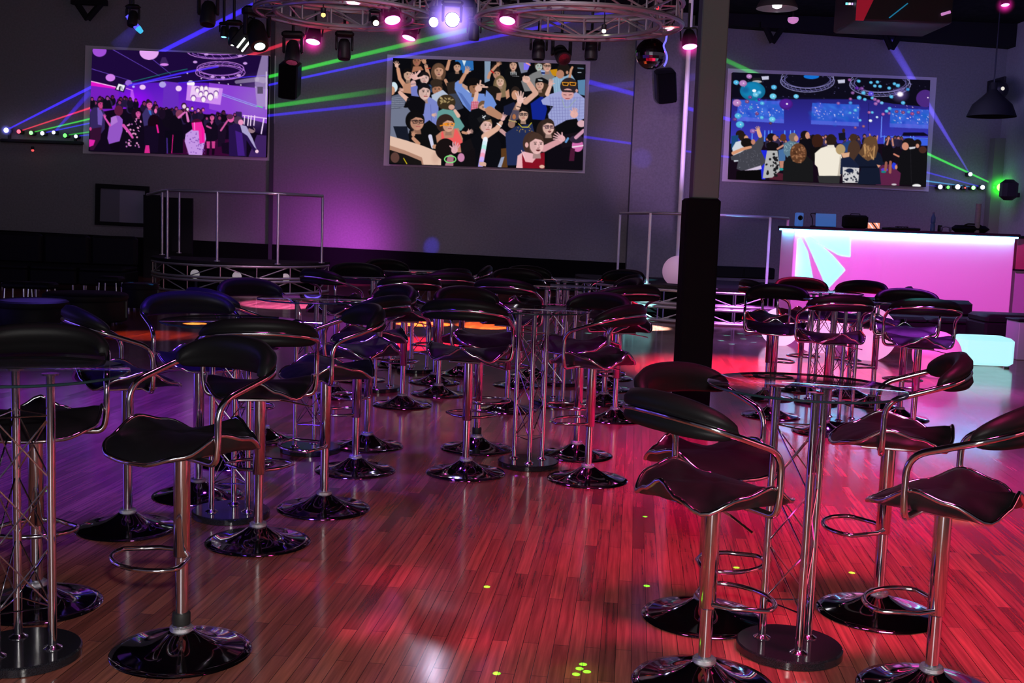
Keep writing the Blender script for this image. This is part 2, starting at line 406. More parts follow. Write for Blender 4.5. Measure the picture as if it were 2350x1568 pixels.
TAB = {'T1': (52, 1507), 'T2': (530, 1184), 'T3': (1212, 1068), 'T4': (712, 1035), 'T5': (868, 895), 'T6': (955, 852),
       'T7': (1268, 925), 'T8': (1290, 882), 'TR': (1810, 1495), 'T9': (1926, 970), 'T10': (1872, 923)}
STOOLS = [
 (416, 1497, 231, .02, 'bar stool in the left foreground with a black sleeve at its foot'),
 (85, 1388, 'T1', -.01, 'bar stool behind the glass table cut off by the left edge'),
 (293, 1213, 'T2', 0, 'bar stool facing right, directly behind the left foreground stool'),
 (455, 1138, 'T2', .01, 'bar stool on the far side of the second left glass table, pad facing camera'),
 (592, 1245, 101, 0, 'bar stool seen squarely from behind, back tube shining, in front of second left table'),
 (743, 1168, 'T2', 0, 'bar stool facing left at the right side of the second left glass table'),
 (815, 1080, 150, 0, 'bar stool facing left, near side of the third left glass table'),
 (842, 1024, 'T4', 0, 'bar stool right of the third left glass table, turned towards camera'),
 (540, 1062, 'T4', 0, 'bar stool left of the third left glass table, facing right'),
 (605, 1008, 'T4', 0, 'bar stool on the far left side of the third left glass table'),
 (770, 908, 'T5', 0, 'bar stool facing right, in front of the left stage end'),
 (923, 930, 108, 0, 'bar stool seen from behind in front of the small far left-centre table'),
 (825, 872, 'T5', 0, 'bar stool just right of the left stage end, inner pad facing camera'),
 (900, 838, 'T6', 0, 'farthest bar stool in the left-centre rows, inner pad facing camera'),
 (1006, 905, 108, 0, 'bar stool seen from behind, right side of the left-centre rows'),
 (997, 878, 135, 0, 'bar stool tucked behind another on the right side of the left-centre rows'),
 (1056, 858, 180, 0, 'small far bar stool between left-centre and centre rows'),
 (1068, 1086, 80, 0, 'bar stool seen from behind at the left front of the centre glass table'),
 (1348, 1101, 145, 0, 'bar stool seen from behind at the right front of the centre glass table'),
 (1093, 1030, 'T3', 0, 'bar stool at the left back of the centre glass table, black foot sleeve'),
 (1322, 1045, 'T3', 0, 'bar stool at the right back of the centre glass table'),
 (1163, 940, 72, 0, 'bar stool seen from behind, just beyond the centre glass table'),
 (1190, 885, 'T7', 0, 'bar stool left of the two stacked far centre tabletops'),
 (1222, 862, 'T8', 0, 'farthest bar stool of the centre rows, left of the last table'),
 (1410, 962, 115, 0, 'bar stool near the bright floor patch, right end of the centre rows'),
 (1385, 925, 'T7', 0, 'second bar stool back along the right end of the centre rows'),
 (1388, 893, 'T8', 0, 'third bar stool back along the right end of the centre rows'),
 (1396, 868, 'T8', 0, 'last bar stool back along the right end of the centre rows'),
 (1613, 1571, 32, -.060, 'bar stool at the lower right with its pad turned to camera, left of right table'),
 (1612, 1418, 'TR', -.09, 'bar stool on the far left of the right foreground glass table'),
 (2012, 1408, 165, .01, 'bar stool facing left on the far right of the right foreground glass table'),
 (2133, 1590, 'TR', -.055, 'bar stool cut by the right edge, near the right foreground glass table'),
 (1768, 955, 258, 0, 'leftmost bar stool of the group before the glowing spheres'),
 (1758, 914, 15, 0, 'bar stool tucked behind the leftmost one before the glowing spheres'),
 (1832, 895, 'T10', 0, 'bar stool at far left back of the glowing-sphere group'),
 (1945, 905, 'T10', 0, 'bar stool at the far back of the sphere group, against the pink booth front'),
 (2000, 930, 160, 0, 'bar stool facing left in the middle of the glowing-sphere group'),
 (1890, 993, 96, 0, 'frontmost bar stool of the glowing-sphere group, seen from behind'),
 (2063, 960, 253, 0, 'bar stool on the right of the glowing-sphere group, pad facing camera'),
 (2092, 1005, 80, 0, 'bar stool on the right of the glowing-sphere group, seen from behind'),
]
proto = make_stool(); first = True
for px, py, face, dz, lab in STOOLS:
    p = G(px, py)
    if isinstance(face, str):
        q = G(*TAB[face]); ang = math.atan2(q.y-p.y, q.x-p.x)
    else: ang = R(face)
    rz = ang - math.pi/2
    if first:
        r = proto; r.location = p; r.rotation_euler = (0, 0, rz); r['label'] = lab; first = False
    else: r = dup(proto, p, rz, lab, 'black and chrome bar stools')
    for c in r.children:
        n_ = c.name.split('.')[0]
        c.location.z = dz if n_ in UPPER else 0
    r['sleeve'] = 1 if (px, py) in ((416, 1497), (1093, 1030)) else 0
for r in [o for o in C.objects if o.get('sleeve') is not None]:
    if r['sleeve']:
        MB().lathe([(.031, .108), (.033, .111), (.033, .150), (.031, .153)], 24).build('foot_sleeve', 'rubber', r)
    del r['sleeve']

# ------------------------------------------------------------------ bar tables
def make_table():
    t = thing('bar_table', 'x', 'bar table', (0, 0, 0), 0, 'round glass bar tables')
    RT = .372
    g = MB().lathe([(RT-.003, 1.040), (RT, 1.042), (RT, 1.048), (RT-.003, 1.050)], 72, cap0=False).build('glass_top', 'glass', t)   # thin pane: upper face + dark edge
    me = g.data; me.materials.append(M['glass_edge'])
    for p in me.polygons:
        if abs(p.normal.z) < .9: p.material_index = 1
    MB().lathe([(.200, 0), (.204, .003), (.204, .030), (.198, .036)], 56).build('base', 'granite', t)
    P = [Vector((.108*math.cos(R(a)), .108*math.sin(R(a)), 0)) for a in (198, 318, 78)]
    for p in P:
        q = MB().lathe([(.0155, .036), (.0155, 1.036)], 16, p).build('pole', 'chrome', t, ang=60)
        MB().lathe([(.034, .035), (.034, .039), (.022, .046), (.017, .050)], 20, p).build('foot_flange', 'chrome', q)
        MB().lathe([(.030, 1.034), (.030, 1.040)], 20, p).build('glass_pad', 'chrome', q)
    zs = (.19, .42, .655, .89)
    for i in range(3):
        a, b = P[i], P[(i+1) % 3]; m = MB()
        for z0, z1 in zip(zs, zs[1:]):
            m.tube([a+Vector((0, 0, z0)), b+Vector((0, 0, z1))], .0032, 5); m.tube([b+Vector((0, 0, z0)), a+Vector((0, 0, z1))], .0032, 5)
        for z0 in (zs[0], zs[-1]): m.tube([a+Vector((0, 0, z0)), b+Vector((0, 0, z0))], .0032, 5)
        m.build('cross_brace', 'chrome', t)
    return t
TLAB = {'T1': 'round glass bar table cut off by the left edge of the photo', 'T2': 'round glass bar table in the left cluster, second from the front, granite base',
 'T3': 'round glass bar table in the centre with its three poles and base in plain view', 'T4': 'round glass bar table third from the front in the left cluster',
 'T5': 'small far glass bar table right of the left stage end', 'T6': 'farthest glass bar table of the left-centre rows',
 'T7': 'nearer of the two far glass bar tables right of centre', 'T8': 'farther of the two far glass bar tables right of centre',
 'TR': 'round glass bar table in the right foreground on a black disc base', 'T9': 'nearer glass bar table before the glowing spheres', 'T10': 'farther glass bar table before the glowing spheres, lit cyan'}
tp = make_table(); first = True
for k, (px, py) in TAB.items():
    p = G(px, py); rz = R({'T1': 43, 'T3': -46, 'TR': -43}.get(k, random.uniform(0, 120)))
    if first: r = tp; r.location = p; r.rotation_euler = (0, 0, rz); r['label'] = TLAB[k]; first = False
    else: dup(tp, p, rz, TLAB[k], 'round glass bar tables')
# ------------------------------------------------------------------ pictures shown on the three screens, drawn shape by shape (photo pixel units)
class Art:
    def __init__(s, x0, y0, x1, y1, bg, ss=3):
        s.x0, s.y0, s.ss = x0, y0, ss; s.w, s.h = int((x1-x0)*ss), int((y1-y0)*ss)
        s.a = np.zeros((s.h, s.w, 3), np.float32); s.a[:] = np.array(bg)/255.0
    def _box(s, xa, ya, xb, yb):
        i0, i1 = max(0, int((xa-s.x0)*s.ss)-1), min(s.w, int((xb-s.x0)*s.ss)+2); j0, j1 = max(0, int((ya-s.y0)*s.ss)-1), min(s.h, int((yb-s.y0)*s.ss)+2)
        if i1 <= i0 or j1 <= j0: return None
        X, Y = np.meshgrid((np.arange(i0, i1)+.5)/s.ss+s.x0, (np.arange(j0, j1)+.5)/s.ss+s.y0); return i0, i1, j0, j1, X, Y
    def _put(s, b, m, c, al=1.0):
        i0, i1, j0, j1 = b[:4]; v = s.a[j0:j1, i0:i1]; m = (m*al)[..., None] if m.dtype != bool else (m.astype(np.float32)*al)[..., None]
        v[:] = v*(1-m)+np.array(c, np.float32)/255.0*m
    def P(s, pts, c, al=1.0):
        xs = [p[0] for p in pts]; ys = [p[1] for p in pts]; b = s._box(min(xs), min(ys), max(xs), max(ys))
        if b is None: return
        X, Y = b[4], b[5]; m = np.zeros(X.shape, bool); n = len(pts)
        for i in range(n):
            (xa, ya), (xb, yb) = pts[i], pts[(i+1) % n]
            if ya == yb: continue
            m ^= ((ya > Y) != (yb > Y)) & (X < (xb-xa)*(Y-ya)/(yb-ya)+xa)
        s._put(b, m, c, al)
    def E(s, cx, cy, rx, ry, c, rot=0, al=1.0, soft=0):
        q = max(rx, ry)*(1+soft); b = s._box(cx-q, cy-q, cx+q, cy+q)
        if b is None: return
        X, Y = b[4]-cx, b[5]-cy; a = R(rot); U, V = X*math.cos(a)+Y*math.sin(a), -X*math.sin(a)+Y*math.cos(a)
        d = np.sqrt((U/rx)**2+(V/ry)**2); m = (d < 1) if not soft else np.clip((1+soft-d)/(2*soft), 0, 1).astype(np.float32)
        s._put(b, m, c, al)
    def L(s, pts, w, c, w2=None, al=1.0):
        w2 = w if w2 is None else w2; n = len(pts)-1
        for i in range(n):
            (xa, ya), (xb, yb) = pts[i], pts[i+1]; wa, wb = w+(w2-w)*i/n, w+(w2-w)*(i+1)/n; q = max(wa, wb)
            b = s._box(min(xa, xb)-q, min(ya, yb)-q, max(xa, xb)+q, max(ya, yb)+q)
            if b is None: continue
            dx, dy = xb-xa, yb-ya; l2 = dx*dx+dy*dy or 1e-6; t = np.clip(((b[4]-xa)*dx+(b[5]-ya)*dy)/l2, 0, 1)
            s._put(b, np.hypot(b[4]-xa-t*dx, b[5]-ya-t*dy) < (wa+(wb-wa)*t)/2, c, al)
    def G(s, xa, ya, xb, yb, top, bot):
        b = s._box(xa, ya, xb, yb); t = np.clip((b[5]-ya)/(yb-ya), 0, 1)[..., None]
        s.a[b[2]:b[3], b[0]:b[1]] = (np.array(top)*(1-t)+np.array(bot)*t)/255.0
    def out(s):
        h, w = s.h//s.ss, s.w//s.ss
        return s.a[:h*s.ss, :w*s.ss].reshape(h, s.ss, w, s.ss, 3).mean((1, 3))
def dk(c, k): return tuple(max(0, min(255, x*k)) for x in c)
def face(A, x, y, rx, ry, sk, hair, tilt=0, look=0, glasses=None, long=0, mouth=0, cap=None):
    if long: A.P([(x-rx*1.35, y-ry*.4), (x-rx*.7, y-ry*1.2), (x+rx*.7, y-ry*1.2), (x+rx*1.35, y-ry*.4), (x+rx*1.5, y+ry*long), (x-rx*1.5, y+ry*long)], hair)
    A.E(x-look*rx*.15, y-ry*.22, rx*1.18, ry*1.10, hair, tilt)
    A.P([(x-rx*.45, y+ry*.6), (x+rx*.45, y+ry*.6), (x+rx*.6, y+ry*1.5), (x-rx*.6, y+ry*1.5)], dk(sk, .72))
    A.E(x, y, rx, ry, sk, tilt); A.E(x-rx*.5, y+ry*.1, rx*.45, ry*.7, dk(sk, .86), tilt, .6, .5)
    A.P([(x-rx*1.05, y-ry*.25), (x-rx*.85, y-ry*.95), (x, y-ry*1.2), (x+rx*.85, y-ry*.95), (x+rx*1.05, y-ry*.25), (x+rx*.6, y-ry*.55), (x-rx*.2, y-ry*.68)], hair)
    ex = look*rx*.25; d = dk(sk, .30)
    for k in (-1, 1):
        A.E(x+ex+k*rx*.40, y-ry*.10, rx*.17, ry*.075, d); A.L([(x+ex+k*rx*.60, y-ry*.28), (x+ex+k*rx*.2, y-ry*.30)], ry*.06, dk(hair, .9))
    A.L([(x+ex*1.4, y-ry*.05), (x+ex*1.5+rx*.06, y+ry*.25)], rx*.10, dk(sk, .74)); A.L([(x+ex*1.3-rx*.14, y+ry*.28), (x+ex*1.3+rx*.16, y+ry*.28)], rx*.08, dk(sk, .66))
    if mouth: A.E(x+ex, y+ry*.55, rx*.30, ry*.15, (95, 30, 35)); A.L([(x+ex-rx*.22, y+ry*.49), (x+ex+rx*.22, y+ry*.49)], ry*.07, (235, 215, 210))
    else: A.L([(x+ex-rx*.28, y+ry*.52), (x+ex+rx*.28, y+ry*.52)], ry*.12, (165, 85, 85))
    if glasses:
        for k in (-1, 1):
            cx = x+ex+k*rx*.45; A.L([(cx-rx*.36, y-ry*.24), (cx+rx*.36, y-ry*.24), (cx+rx*.28, y+ry*.10), (cx-rx*.28, y+ry*.10), (cx-rx*.36, y-ry*.24)], rx*.12, glasses)
        A.L([(x-rx*.98, y-ry*.2), (x+ex-rx*.8, y-ry*.2)], rx*.1, glasses)
    if cap: A.P([(x-rx*1.2, y-ry*.35), (x-rx*1.1, y-ry*1.2), (x, y-ry*1.6), (x+rx*1.1, y-ry*1.2), (x+rx*1.2, y-ry*.35), (x, y-ry*.55)], cap)
def hand(A, x, y, r, ang, sk, spread=16, thumb=1, curl=1.0):
    a0 = R(ang); u = (math.cos(a0), math.sin(a0))
    A.E(x, y, r*1.0, r*.85, sk, ang); A.E(x-u[0]*r*.2, y-u[1]*r*.2, r*.5, r*.4, dk(sk, .88), ang, .6, .5)
    for k, (ln, of) in enumerate(((1.65, -1.5), (1.95, -.5), (1.9, .5), (1.5, 1.5))):
        a = R(ang+of*spread); ln *= curl
        bx, by = x+u[0]*r*.6-u[1]*r*.36*of, y+u[1]*r*.6+u[0]*r*.36*of
        A.L([(bx, by), (bx+math.cos(a)*r*ln*.75, by+math.sin(a)*r*ln*.75)], r*.40, dk(sk, .97-.04*(k % 2)), r*.28)
    a = R(ang+thumb*70); A.L([(x-u[0]*r*.2, y-u[1]*r*.2), (x+math.cos(a)*r*1.5, y+math.sin(a)*r*1.5)], r*.5, sk, r*.32)
def crowdhead(A, x, y, r, sk, hair): A.E(x, y, r, r*1.2, hair); A.E(x+r*.1, y+r*.25, r*.72, r*.85, sk)
rnd = random.Random(11)
def bbq(q, e=1): return min(p[0] for p in q)-e, min(p[1] for p in q)-e, max(p[0] for p in q)+e, max(p[1] for p in q)+e

# ---- left picture: violet party crowd under a ring truss
A = Art(202, 111, 618, 362, (22, 8, 44))
A.G(202, 111, 618, 190, (20, 8, 36), (40, 14, 90)); A.G(202, 190, 618, 262, (88, 22, 190), (120, 40, 205))
A.P([(202, 111), (618, 111), (618, 205), (470, 190), (300, 186), (268, 199), (202, 184)], (28, 9, 58))
A.P([(202, 184), (272, 200), (272, 262), (202, 262)], (118, 30, 190)); A.P([(202, 184), (266, 199), (266, 204), (202, 196)], (225, 20, 200))
A.L([(207, 186), (267, 200)], 2.2, (255, 190, 250)); A.L([(290, 203), (304, 207)], 2, (255, 170, 250))
A.E(310, 235, 30, 26, (150, 10, 245), 0, .9, .6); A.P([(300, 206), (305, 206), (310, 232), (298, 232)], (215, 120, 250), .6)
A.P([(376, 186), (410, 190), (410, 262), (372, 262)], (104, 44, 190)); A.P([(480, 190), (618, 205), (618, 285), (480, 250)], (140, 66, 212)); A.E(590, 235, 40, 45, (150, 110, 200), 0, .6, .6)
for p in [((258, 113), (366, 174)), ((343, 130), (392, 170)), ((204, 156), (300, 185))]: A.L(list(p), 1.6, (100, 66, 190), 1)
for x, y, rx, ry, c in ((228, 116, 16, 14, (160, 78, 215)), (342, 119, 22, 18, (230, 165, 242)), (253, 178, 11, 8.6, (206, 126, 232)), (295, 190, 8, 6.6, (150, 100, 215)), (327, 200, 7, 5.8, (238, 196, 246)), (373, 194, 8, 7, (176, 160, 232)), (410, 203, 7, 6.5, (240, 205, 246)), (438, 192, 9, 7.2, (252, 244, 252))):
    A.E(x, y, rx, ry, c)
A.P([(366, 146), (372, 131), (380, 131), (387, 146)], (60, 36, 90)); A.E(377, 148, 10, 3.2, (215, 130, 235))
A.P([(263, 206), (270, 191), (289, 195), (284, 212)], (20, 12, 46)); A.P([(266, 205), (272, 192), (287, 196), (282, 209)], (240, 240, 250)); A.P([(272, 206), (273, 199), (277, 197), (276, 208)], (30, 30, 50)); A.L([(279, 199), (280, 206)], 2, (110, 110, 130))
A.L([(296, 196), (415, 168), (500, 152)], 3.5, (70, 40, 245), 5); A.L([(300, 188), (380, 168), (430, 158)], 1.5, (30, 120, 110)); A.L([(306, 194), (415, 175)], 2, (110, 80, 255)); A.L([(410, 190), (618, 172)], 2, (66, 40, 235)); A.E(306, 199, 3, 2.4, (190, 190, 255))
for cx, cy, rx, ry in ((502, 118, 72, 17), (506, 166, 57, 17)):
    for k, (f, dy) in enumerate(((1, 0), (.95, -9), (.86, 0), (.84, -8))):
        pts = [(cx+rx*f*math.cos(R(t)), cy+dy+ry*f*math.sin(R(t))) for t in range(0, 361, 10)]; A.L(pts, 1.5, (206, 140, 232) if k < 2 else (150, 92, 196))
    for t in range(0, 360, 16):
        c, s_ = math.cos(R(t)), math.sin(R(t)); A.L([(cx+rx*c, cy+ry*s_), (cx+rx*.95*math.cos(R(t+8)), cy-9+ry*.95*math.sin(R(t+8)))], 1, (160, 100, 205))
for x, y in ((448, 142), (474, 124), (551, 128), (488, 176), (512, 178), (548, 173), (563, 145)): A.E(x, y, 5, 3, (200, 150, 225))
for x, y in ((430, 168), (462, 180), (524, 193), (553, 195), (587, 200), (503, 190)): A.E(x, y, 1.8, 1.5, (235, 215, 245))
A.P([(604, 116), (616, 122), (614, 245), (590, 245), (585, 190)], (172, 150, 200), .75); A.L([(543, 188), (590, 182), (605, 184)], 8, (190, 176, 205), 14, .55); A.P([(591, 199), (604, 199), (604, 215), (591, 215)], (88, 74, 104)); A.L([(612, 165), (611, 250)], 3, (205, 190, 220))
A.P([(430, 195), (512, 203), (506, 241), (427, 230)], (206, 140, 240)); A.P([(440, 197), (503, 203), (500, 226), (436, 222)], (235, 200, 245))
for x, y, r in ((453, 207, 5), (463, 202, 5), (473, 203, 5.5), (461, 216, 5), (473, 214, 5.5), (496, 215, 5.5), (444, 226, 6), (467, 228, 6), (483, 223, 7.5)): A.E(x, y-1, r*1.05, r*1.25, (120, 66, 160)); A.E(x, y+.6, r*.82, r, (253, 240, 246))
A.L([(510, 215), (600, 246)], 1.6, (150, 150, 245)); A.L([(510, 219), (590, 246)], 1.3, (150, 190, 235)); A.L([(590, 243), (603, 247)], 2, (90, 220, 150))
for x in (560, 569, 575, 583): A.L([(x+2, 266), (x, 288)], 2.4, (250, 225, 252))
A.L([(558, 265), (612, 272)], 2.4, (236, 200, 248)); A.L([(606, 273), (600, 307)], 3, (240, 215, 250)); A.P([(541, 256), (555, 257), (556, 272), (541, 270)], (52, 32, 82))
A.P([(202, 262), (260, 252), (330, 246), (420, 252), (500, 268), (560, 290), (618, 320), (618, 365), (202, 365)], (16, 7, 26))
A.P([(380, 320), (540, 320), (540, 362), (380, 362)], (58, 8, 52)); A.P([(590, 310), (618, 312), (618, 362), (570, 362)], (62, 34, 96))
for k in range(60):
    x = rnd.uniform(204, 545); y = 232+10*math.sin(x/60)+(x-204)*.07+rnd.uniform(-4, 12); r = rnd.uniform(3, 5)
    A.E(x, y+10, r*1.9, 10, dk((40, 26, 66), rnd.uniform(.4, 1.2))); crowdhead(A, x, y, r, dk((170, 66, 130), rnd.uniform(.35, 1.0)), (24, 9, 28))
for x, y, r, c in ((422, 243, 6, (235, 205, 225)), (430, 250, 4, (245, 225, 240)), (441, 249, 3.5, (240, 215, 170)), (455, 253, 4, (225, 130, 190)), (466, 252, 4, (205, 90, 160))): crowdhead(A, x, y, r, c, (50, 20, 50))
# figures in front
A.P([(206, 258), (214, 247), (232, 246), (241, 262), (240, 296), (228, 312), (206, 306)], (52, 38, 92)); A.P([(223, 247), (229, 248), (236, 262), (233, 288), (224, 286)], (112, 84, 176)); A.P([(206, 296), (233, 292), (230, 320), (214, 345), (206, 345)], (50, 16, 48)); face(A, 231, 240, 6.4, 8, (206, 66, 140), (34, 20, 36), look=1); A.E(207, 296, 3, 4, (206, 60, 140)); A.P([(204, 320), (218, 322), (214, 334), (204, 338)], (225, 36, 170))
A.P([(236, 228), (243, 226), (252, 230), (258, 250), (235, 250)], (16, 12, 26)); crowdhead(A, 246, 225, 4.6, (150, 70, 150), (20, 10, 24))
A.P([(250, 290), (258, 268), (272, 264), (281, 274), (281, 300), (274, 325), (250, 332), (246, 318)], (146, 84, 196)); A.P([(254, 270), (266, 266), (270, 280), (254, 290)], (176, 118, 212)); A.E(272, 254, 10, 12, (86, 26, 60)); A.L([(252, 288), (240, 270)], 5, (216, 80, 176), 4); hand(A, 240, 268, 3, -110, (226, 84, 180)); A.P([(250, 331), (276, 324), (274, 347), (256, 347)], (12, 6, 20))
A.P([(283, 290), (290, 276), (304, 268), (322, 272), (328, 290), (318, 320), (312, 342), (288, 342), (286, 320)], (14, 8, 24)); A.E(312, 262, 11, 14, (28, 10, 30)); face(A, 317, 261, 5.6, 8, (226, 92, 172), (28, 10, 30), look=1)
for k in range(34): A.E(rnd.uniform(288, 324), rnd.uniform(272, 340), rnd.uniform(1.2, 2.8), rnd.uniform(1, 2.4), (226, 150, 200) if k % 3 else (190, 110, 190), rnd.uniform(0, 90))
A.L([(283, 288), (296, 304), (304, 316)], 7, (214, 80, 176), 5)
A.P([(326, 262), (335, 248), (348, 250), (354, 262), (350, 285), (330, 290)], (58, 46, 104)); A.P([(340, 252), (346, 254), (348, 266), (343, 262)], (60, 110, 200)); face(A, 343, 241, 6.4, 8, (232, 96, 172), (44, 24, 42), look=1); A.E(357, 255, 3.4, 5.5, (236, 110, 180))
A.E(352, 283, 13, 20, (22, 6, 20)); A.P([(330, 290), (365, 290), (362, 350), (332, 350)], (20, 9, 34)); A.L([(360, 288), (363, 304)], 4, (236, 30, 150)); A.P([(334, 334), (342, 334), (344, 352), (331, 352)], (214, 40, 140))
for x, y, w_, h_, c in ((385, 272, 14, 22, (16, 9, 24)), (404, 290, 15, 26, (14, 8, 22)), (412, 262, 9, 10, (130, 60, 90)), (372, 262, 8, 12, (26, 12, 34)), (428, 270, 10, 14, (18, 8, 26))): A.E(x, y, w_, h_, c)
A.P([(378, 300), (420, 300), (420, 352), (380, 352)], (12, 7, 22)); A.L([(397, 310), (394, 352)], 1.6, (240, 30, 140)); A.L([(383, 318), (384, 352)], 3, (66, 40, 130))
A.L([(410, 270), (424, 258)], 5, (222, 110, 190), 4); A.L([(432, 278), (428, 258)], 6, (222, 120, 190), 4)
A.P([(426, 308), (440, 298), (466, 300), (476, 312), (470, 328), (464, 358), (434, 358), (424, 325)], (196, 150, 228))
for k in range(40): A.E(rnd.uniform(428, 470), rnd.uniform(302, 355), rnd.uniform(.8, 2.2), rnd.uniform(.8, 2), (112, 60, 160), 0, .8)
A.E(452, 285, 13, 12, (70, 14, 46)); A.P([(440, 282), (463, 280), (470, 300), (470, 328), (458, 330), (456, 300), (442, 300)], (240, 40, 160)); A.L([(446, 282), (447, 298)], 2, (255, 130, 210)); A.L([(464, 292), (466, 326)], 3, (250, 10, 160))
A.P([(470, 295), (475, 282), (492, 280), (500, 290), (498, 322), (474, 326)], (18, 10, 28)); face(A, 487, 270, 5, 7, (222, 90, 160), (20, 10, 24), long=1.1); A.P([(482, 279), (490, 279), (486, 287)], (205, 86, 150)); A.L([(475, 290), (484, 294)], 4, (196, 80, 150))
for x in (474, 486): A.P([(x, 325), (x+8, 325), (x+7, 343), (x+1, 343)], (204, 62, 140)); A.P([(x+1, 341), (x+7, 341), (x+6, 356), (x, 356)], (20, 6, 24))
A.P([(500, 288), (512, 280), (520, 300), (515, 335), (500, 338)], (26, 12, 36)); A.P([(508, 262), (525, 266), (528, 280), (508, 280)], (14, 8, 22)); A.L([(507, 300), (522, 278)], 4, (210, 90, 160)); A.E(530, 272, 8, 9, (226, 90, 170)); A.E(528, 268, 8, 6, (90, 40, 80)); A.P([(508, 330), (528, 326), (528, 355), (510, 352)], (20, 8, 30))
A.P([(525, 290), (540, 284), (560, 286), (572, 296), (585, 330), (592, 348), (584, 350), (566, 322), (566, 360), (526, 360)], (38, 18, 72)); A.P([(551, 286), (566, 290), (580, 318), (590, 344), (584, 338), (568, 312), (556, 304)], (170, 160, 206)); A.P([(540, 300), (556, 306), (562, 358), (546, 358)], (66, 30, 128))
A.E(546, 276, 9.5, 9, (72, 50, 78)); A.E(553, 281, 6, 6.5, (236, 150, 196)); A.E(590, 348, 4, 4, (245, 205, 226)); A.E(578, 299, 8, 7, (150, 120, 130)); A.P([(566, 292), (580, 290), (585, 300)], (26, 14, 40))
ART = [A.out()]

# ---- centre picture: teenagers with raised hands
A = Art(892, 132, 1345, 391, (10, 10, 15)); SK = (224, 178, 160); TN = (196, 142, 114); DKs = (158, 104, 80); BK = (16, 13, 14); BR = (58, 42, 34)
A.P([(892, 318), (915, 300), (930, 322), (940, 345), (892, 345)], (150, 105, 40)); A.P([(1120, 345), (1165, 340), (1165, 391), (1120, 391)], (92, 58, 30))
# back rows
A.P([(1044, 136), (1086, 139), (1087, 160), (1062, 168), (1046, 150)], (42, 106, 176)); A.P([(1060, 137), (1070, 138), (1065, 152)], (210, 225, 235))
A.P([(1112, 140), (1126, 140), (1124, 185), (1112, 190)], (130, 150, 175)); face(A, 956, 140, 9, 11, DKs, (24, 18, 16), long=1.6); A.P([(948, 152), (966, 152), (972, 160), (944, 166)], dk(DKs, 1.05))
A.L([(913, 158), (917, 180), (928, 196)], 8, dk(TN, 1.05), 10); hand(A, 910, 150, 5, -100, SK, 18, 1)
A.L([(977, 150), (984, 176)], 8, TN, 9); hand(A, 973, 141, 5.5, -125, TN, 16, 1); A.L([(975, 149), (982, 148)], 1.5, (60, 60, 70)); A.L([(979, 157), (987, 156)], 2, (190, 70, 50))
face(A, 936, 172, 9.5, 12, (206, 164, 140), BK, look=1); A.P([(926, 192), (952, 188), (950, 216), (922, 212)], dk(TN, .95))
A.E(1006, 166, 17, 22, (92, 66, 50)); A.P([(990, 182), (1030, 186), (1034, 230), (1000, 232)], (16, 14, 16)); A.L([(1022, 184), (1030, 200)], 7, TN); face(A, 1007, 163, 10, 12.5, (200, 150, 124), (104, 74, 56), mouth=1)
A.P([(1026, 168), (1060, 160), (1065, 195), (1040, 205), (1030, 190)], (15, 15, 18)); A.L([(1030, 142), (1026, 158)], 7, TN, 8); hand(A, 1031, 138, 4, -80, TN); face(A, 1049, 154, 7.6, 10, (204, 158, 132), BK, look=.4)
face(A, 974, 180, 10, 12, (216, 180, 172), (26, 22, 24)); A.P([(964, 194), (988, 194), (1000, 210), (966, 215)], (44, 70, 110))
face(A, 1003, 206, 11, 13, (176, 122, 96), (52, 40, 32), mouth=1); A.E(1001, 190, 14, 9, (52, 40, 32)); A.P([(990, 218), (1016, 206), (1034, 222), (1030, 245), (992, 240)], (178, 190, 210))
A.P([(1024, 190), (1045, 186), (1050, 215), (1030, 225)], (44, 36, 32)); A.P([(1030, 216), (1048, 214), (1064, 248), (1040, 256)], (60, 66, 84)); A.L([(1060, 196), (1075, 205)], 10, (190, 150, 130)); A.P([(1060, 205), (1078, 207), (1080, 216), (1064, 214)], (214, 220, 230))
# youth with raised sleeve
A.P([(1043, 205), (1044, 190), (1052, 184), (1061, 188), (1060, 198), (1076, 212), (1095, 214), (1128, 216), (1136, 250), (1130, 262), (1078, 256), (1062, 240)], (112, 142, 212)); A.P([(1050, 210), (1060, 215), (1085, 250), (1076, 254)], (86, 112, 182))
A.L([(1057, 188), (1067, 170)], 9, TN, 8); hand(A, 1071, 164, 6, -75, (214, 164, 140), 14, 1); face(A, 1089, 202, 12, 14, (160, 112, 84), BK, look=1); A.E(1086, 187, 15, 9, BK)
A.L([(1094, 214), (1090, 234)], 9, SK, 10); A.E(1098, 203, 8, 7.5, SK); A.L([(1101, 197), (1103, 185)], 3.6, SK); A.L([(1104, 199), (1119, 200)], 3.6, SK); A.L([(1104, 194), (1111, 196)], 3.4, dk(SK, .94)); A.L([(1098, 197), (1096, 193)], 3.6, SK)
A.P([(1084, 232), (1099, 232), (1096, 254), (1080, 254)], (214, 150, 170)); [A.L([(1083+k*4, 233), (1081+k*4, 254)], 1.2, (196, 60, 80)) for k in range(4)]; [A.L([(1081, 236+k*5), (1098, 236+k*5)], 1.2, (190, 70, 96)) for k in range(4)]
face(A, 1110, 248, 10, 13, (214, 164, 140), (112, 82, 58), look=1)
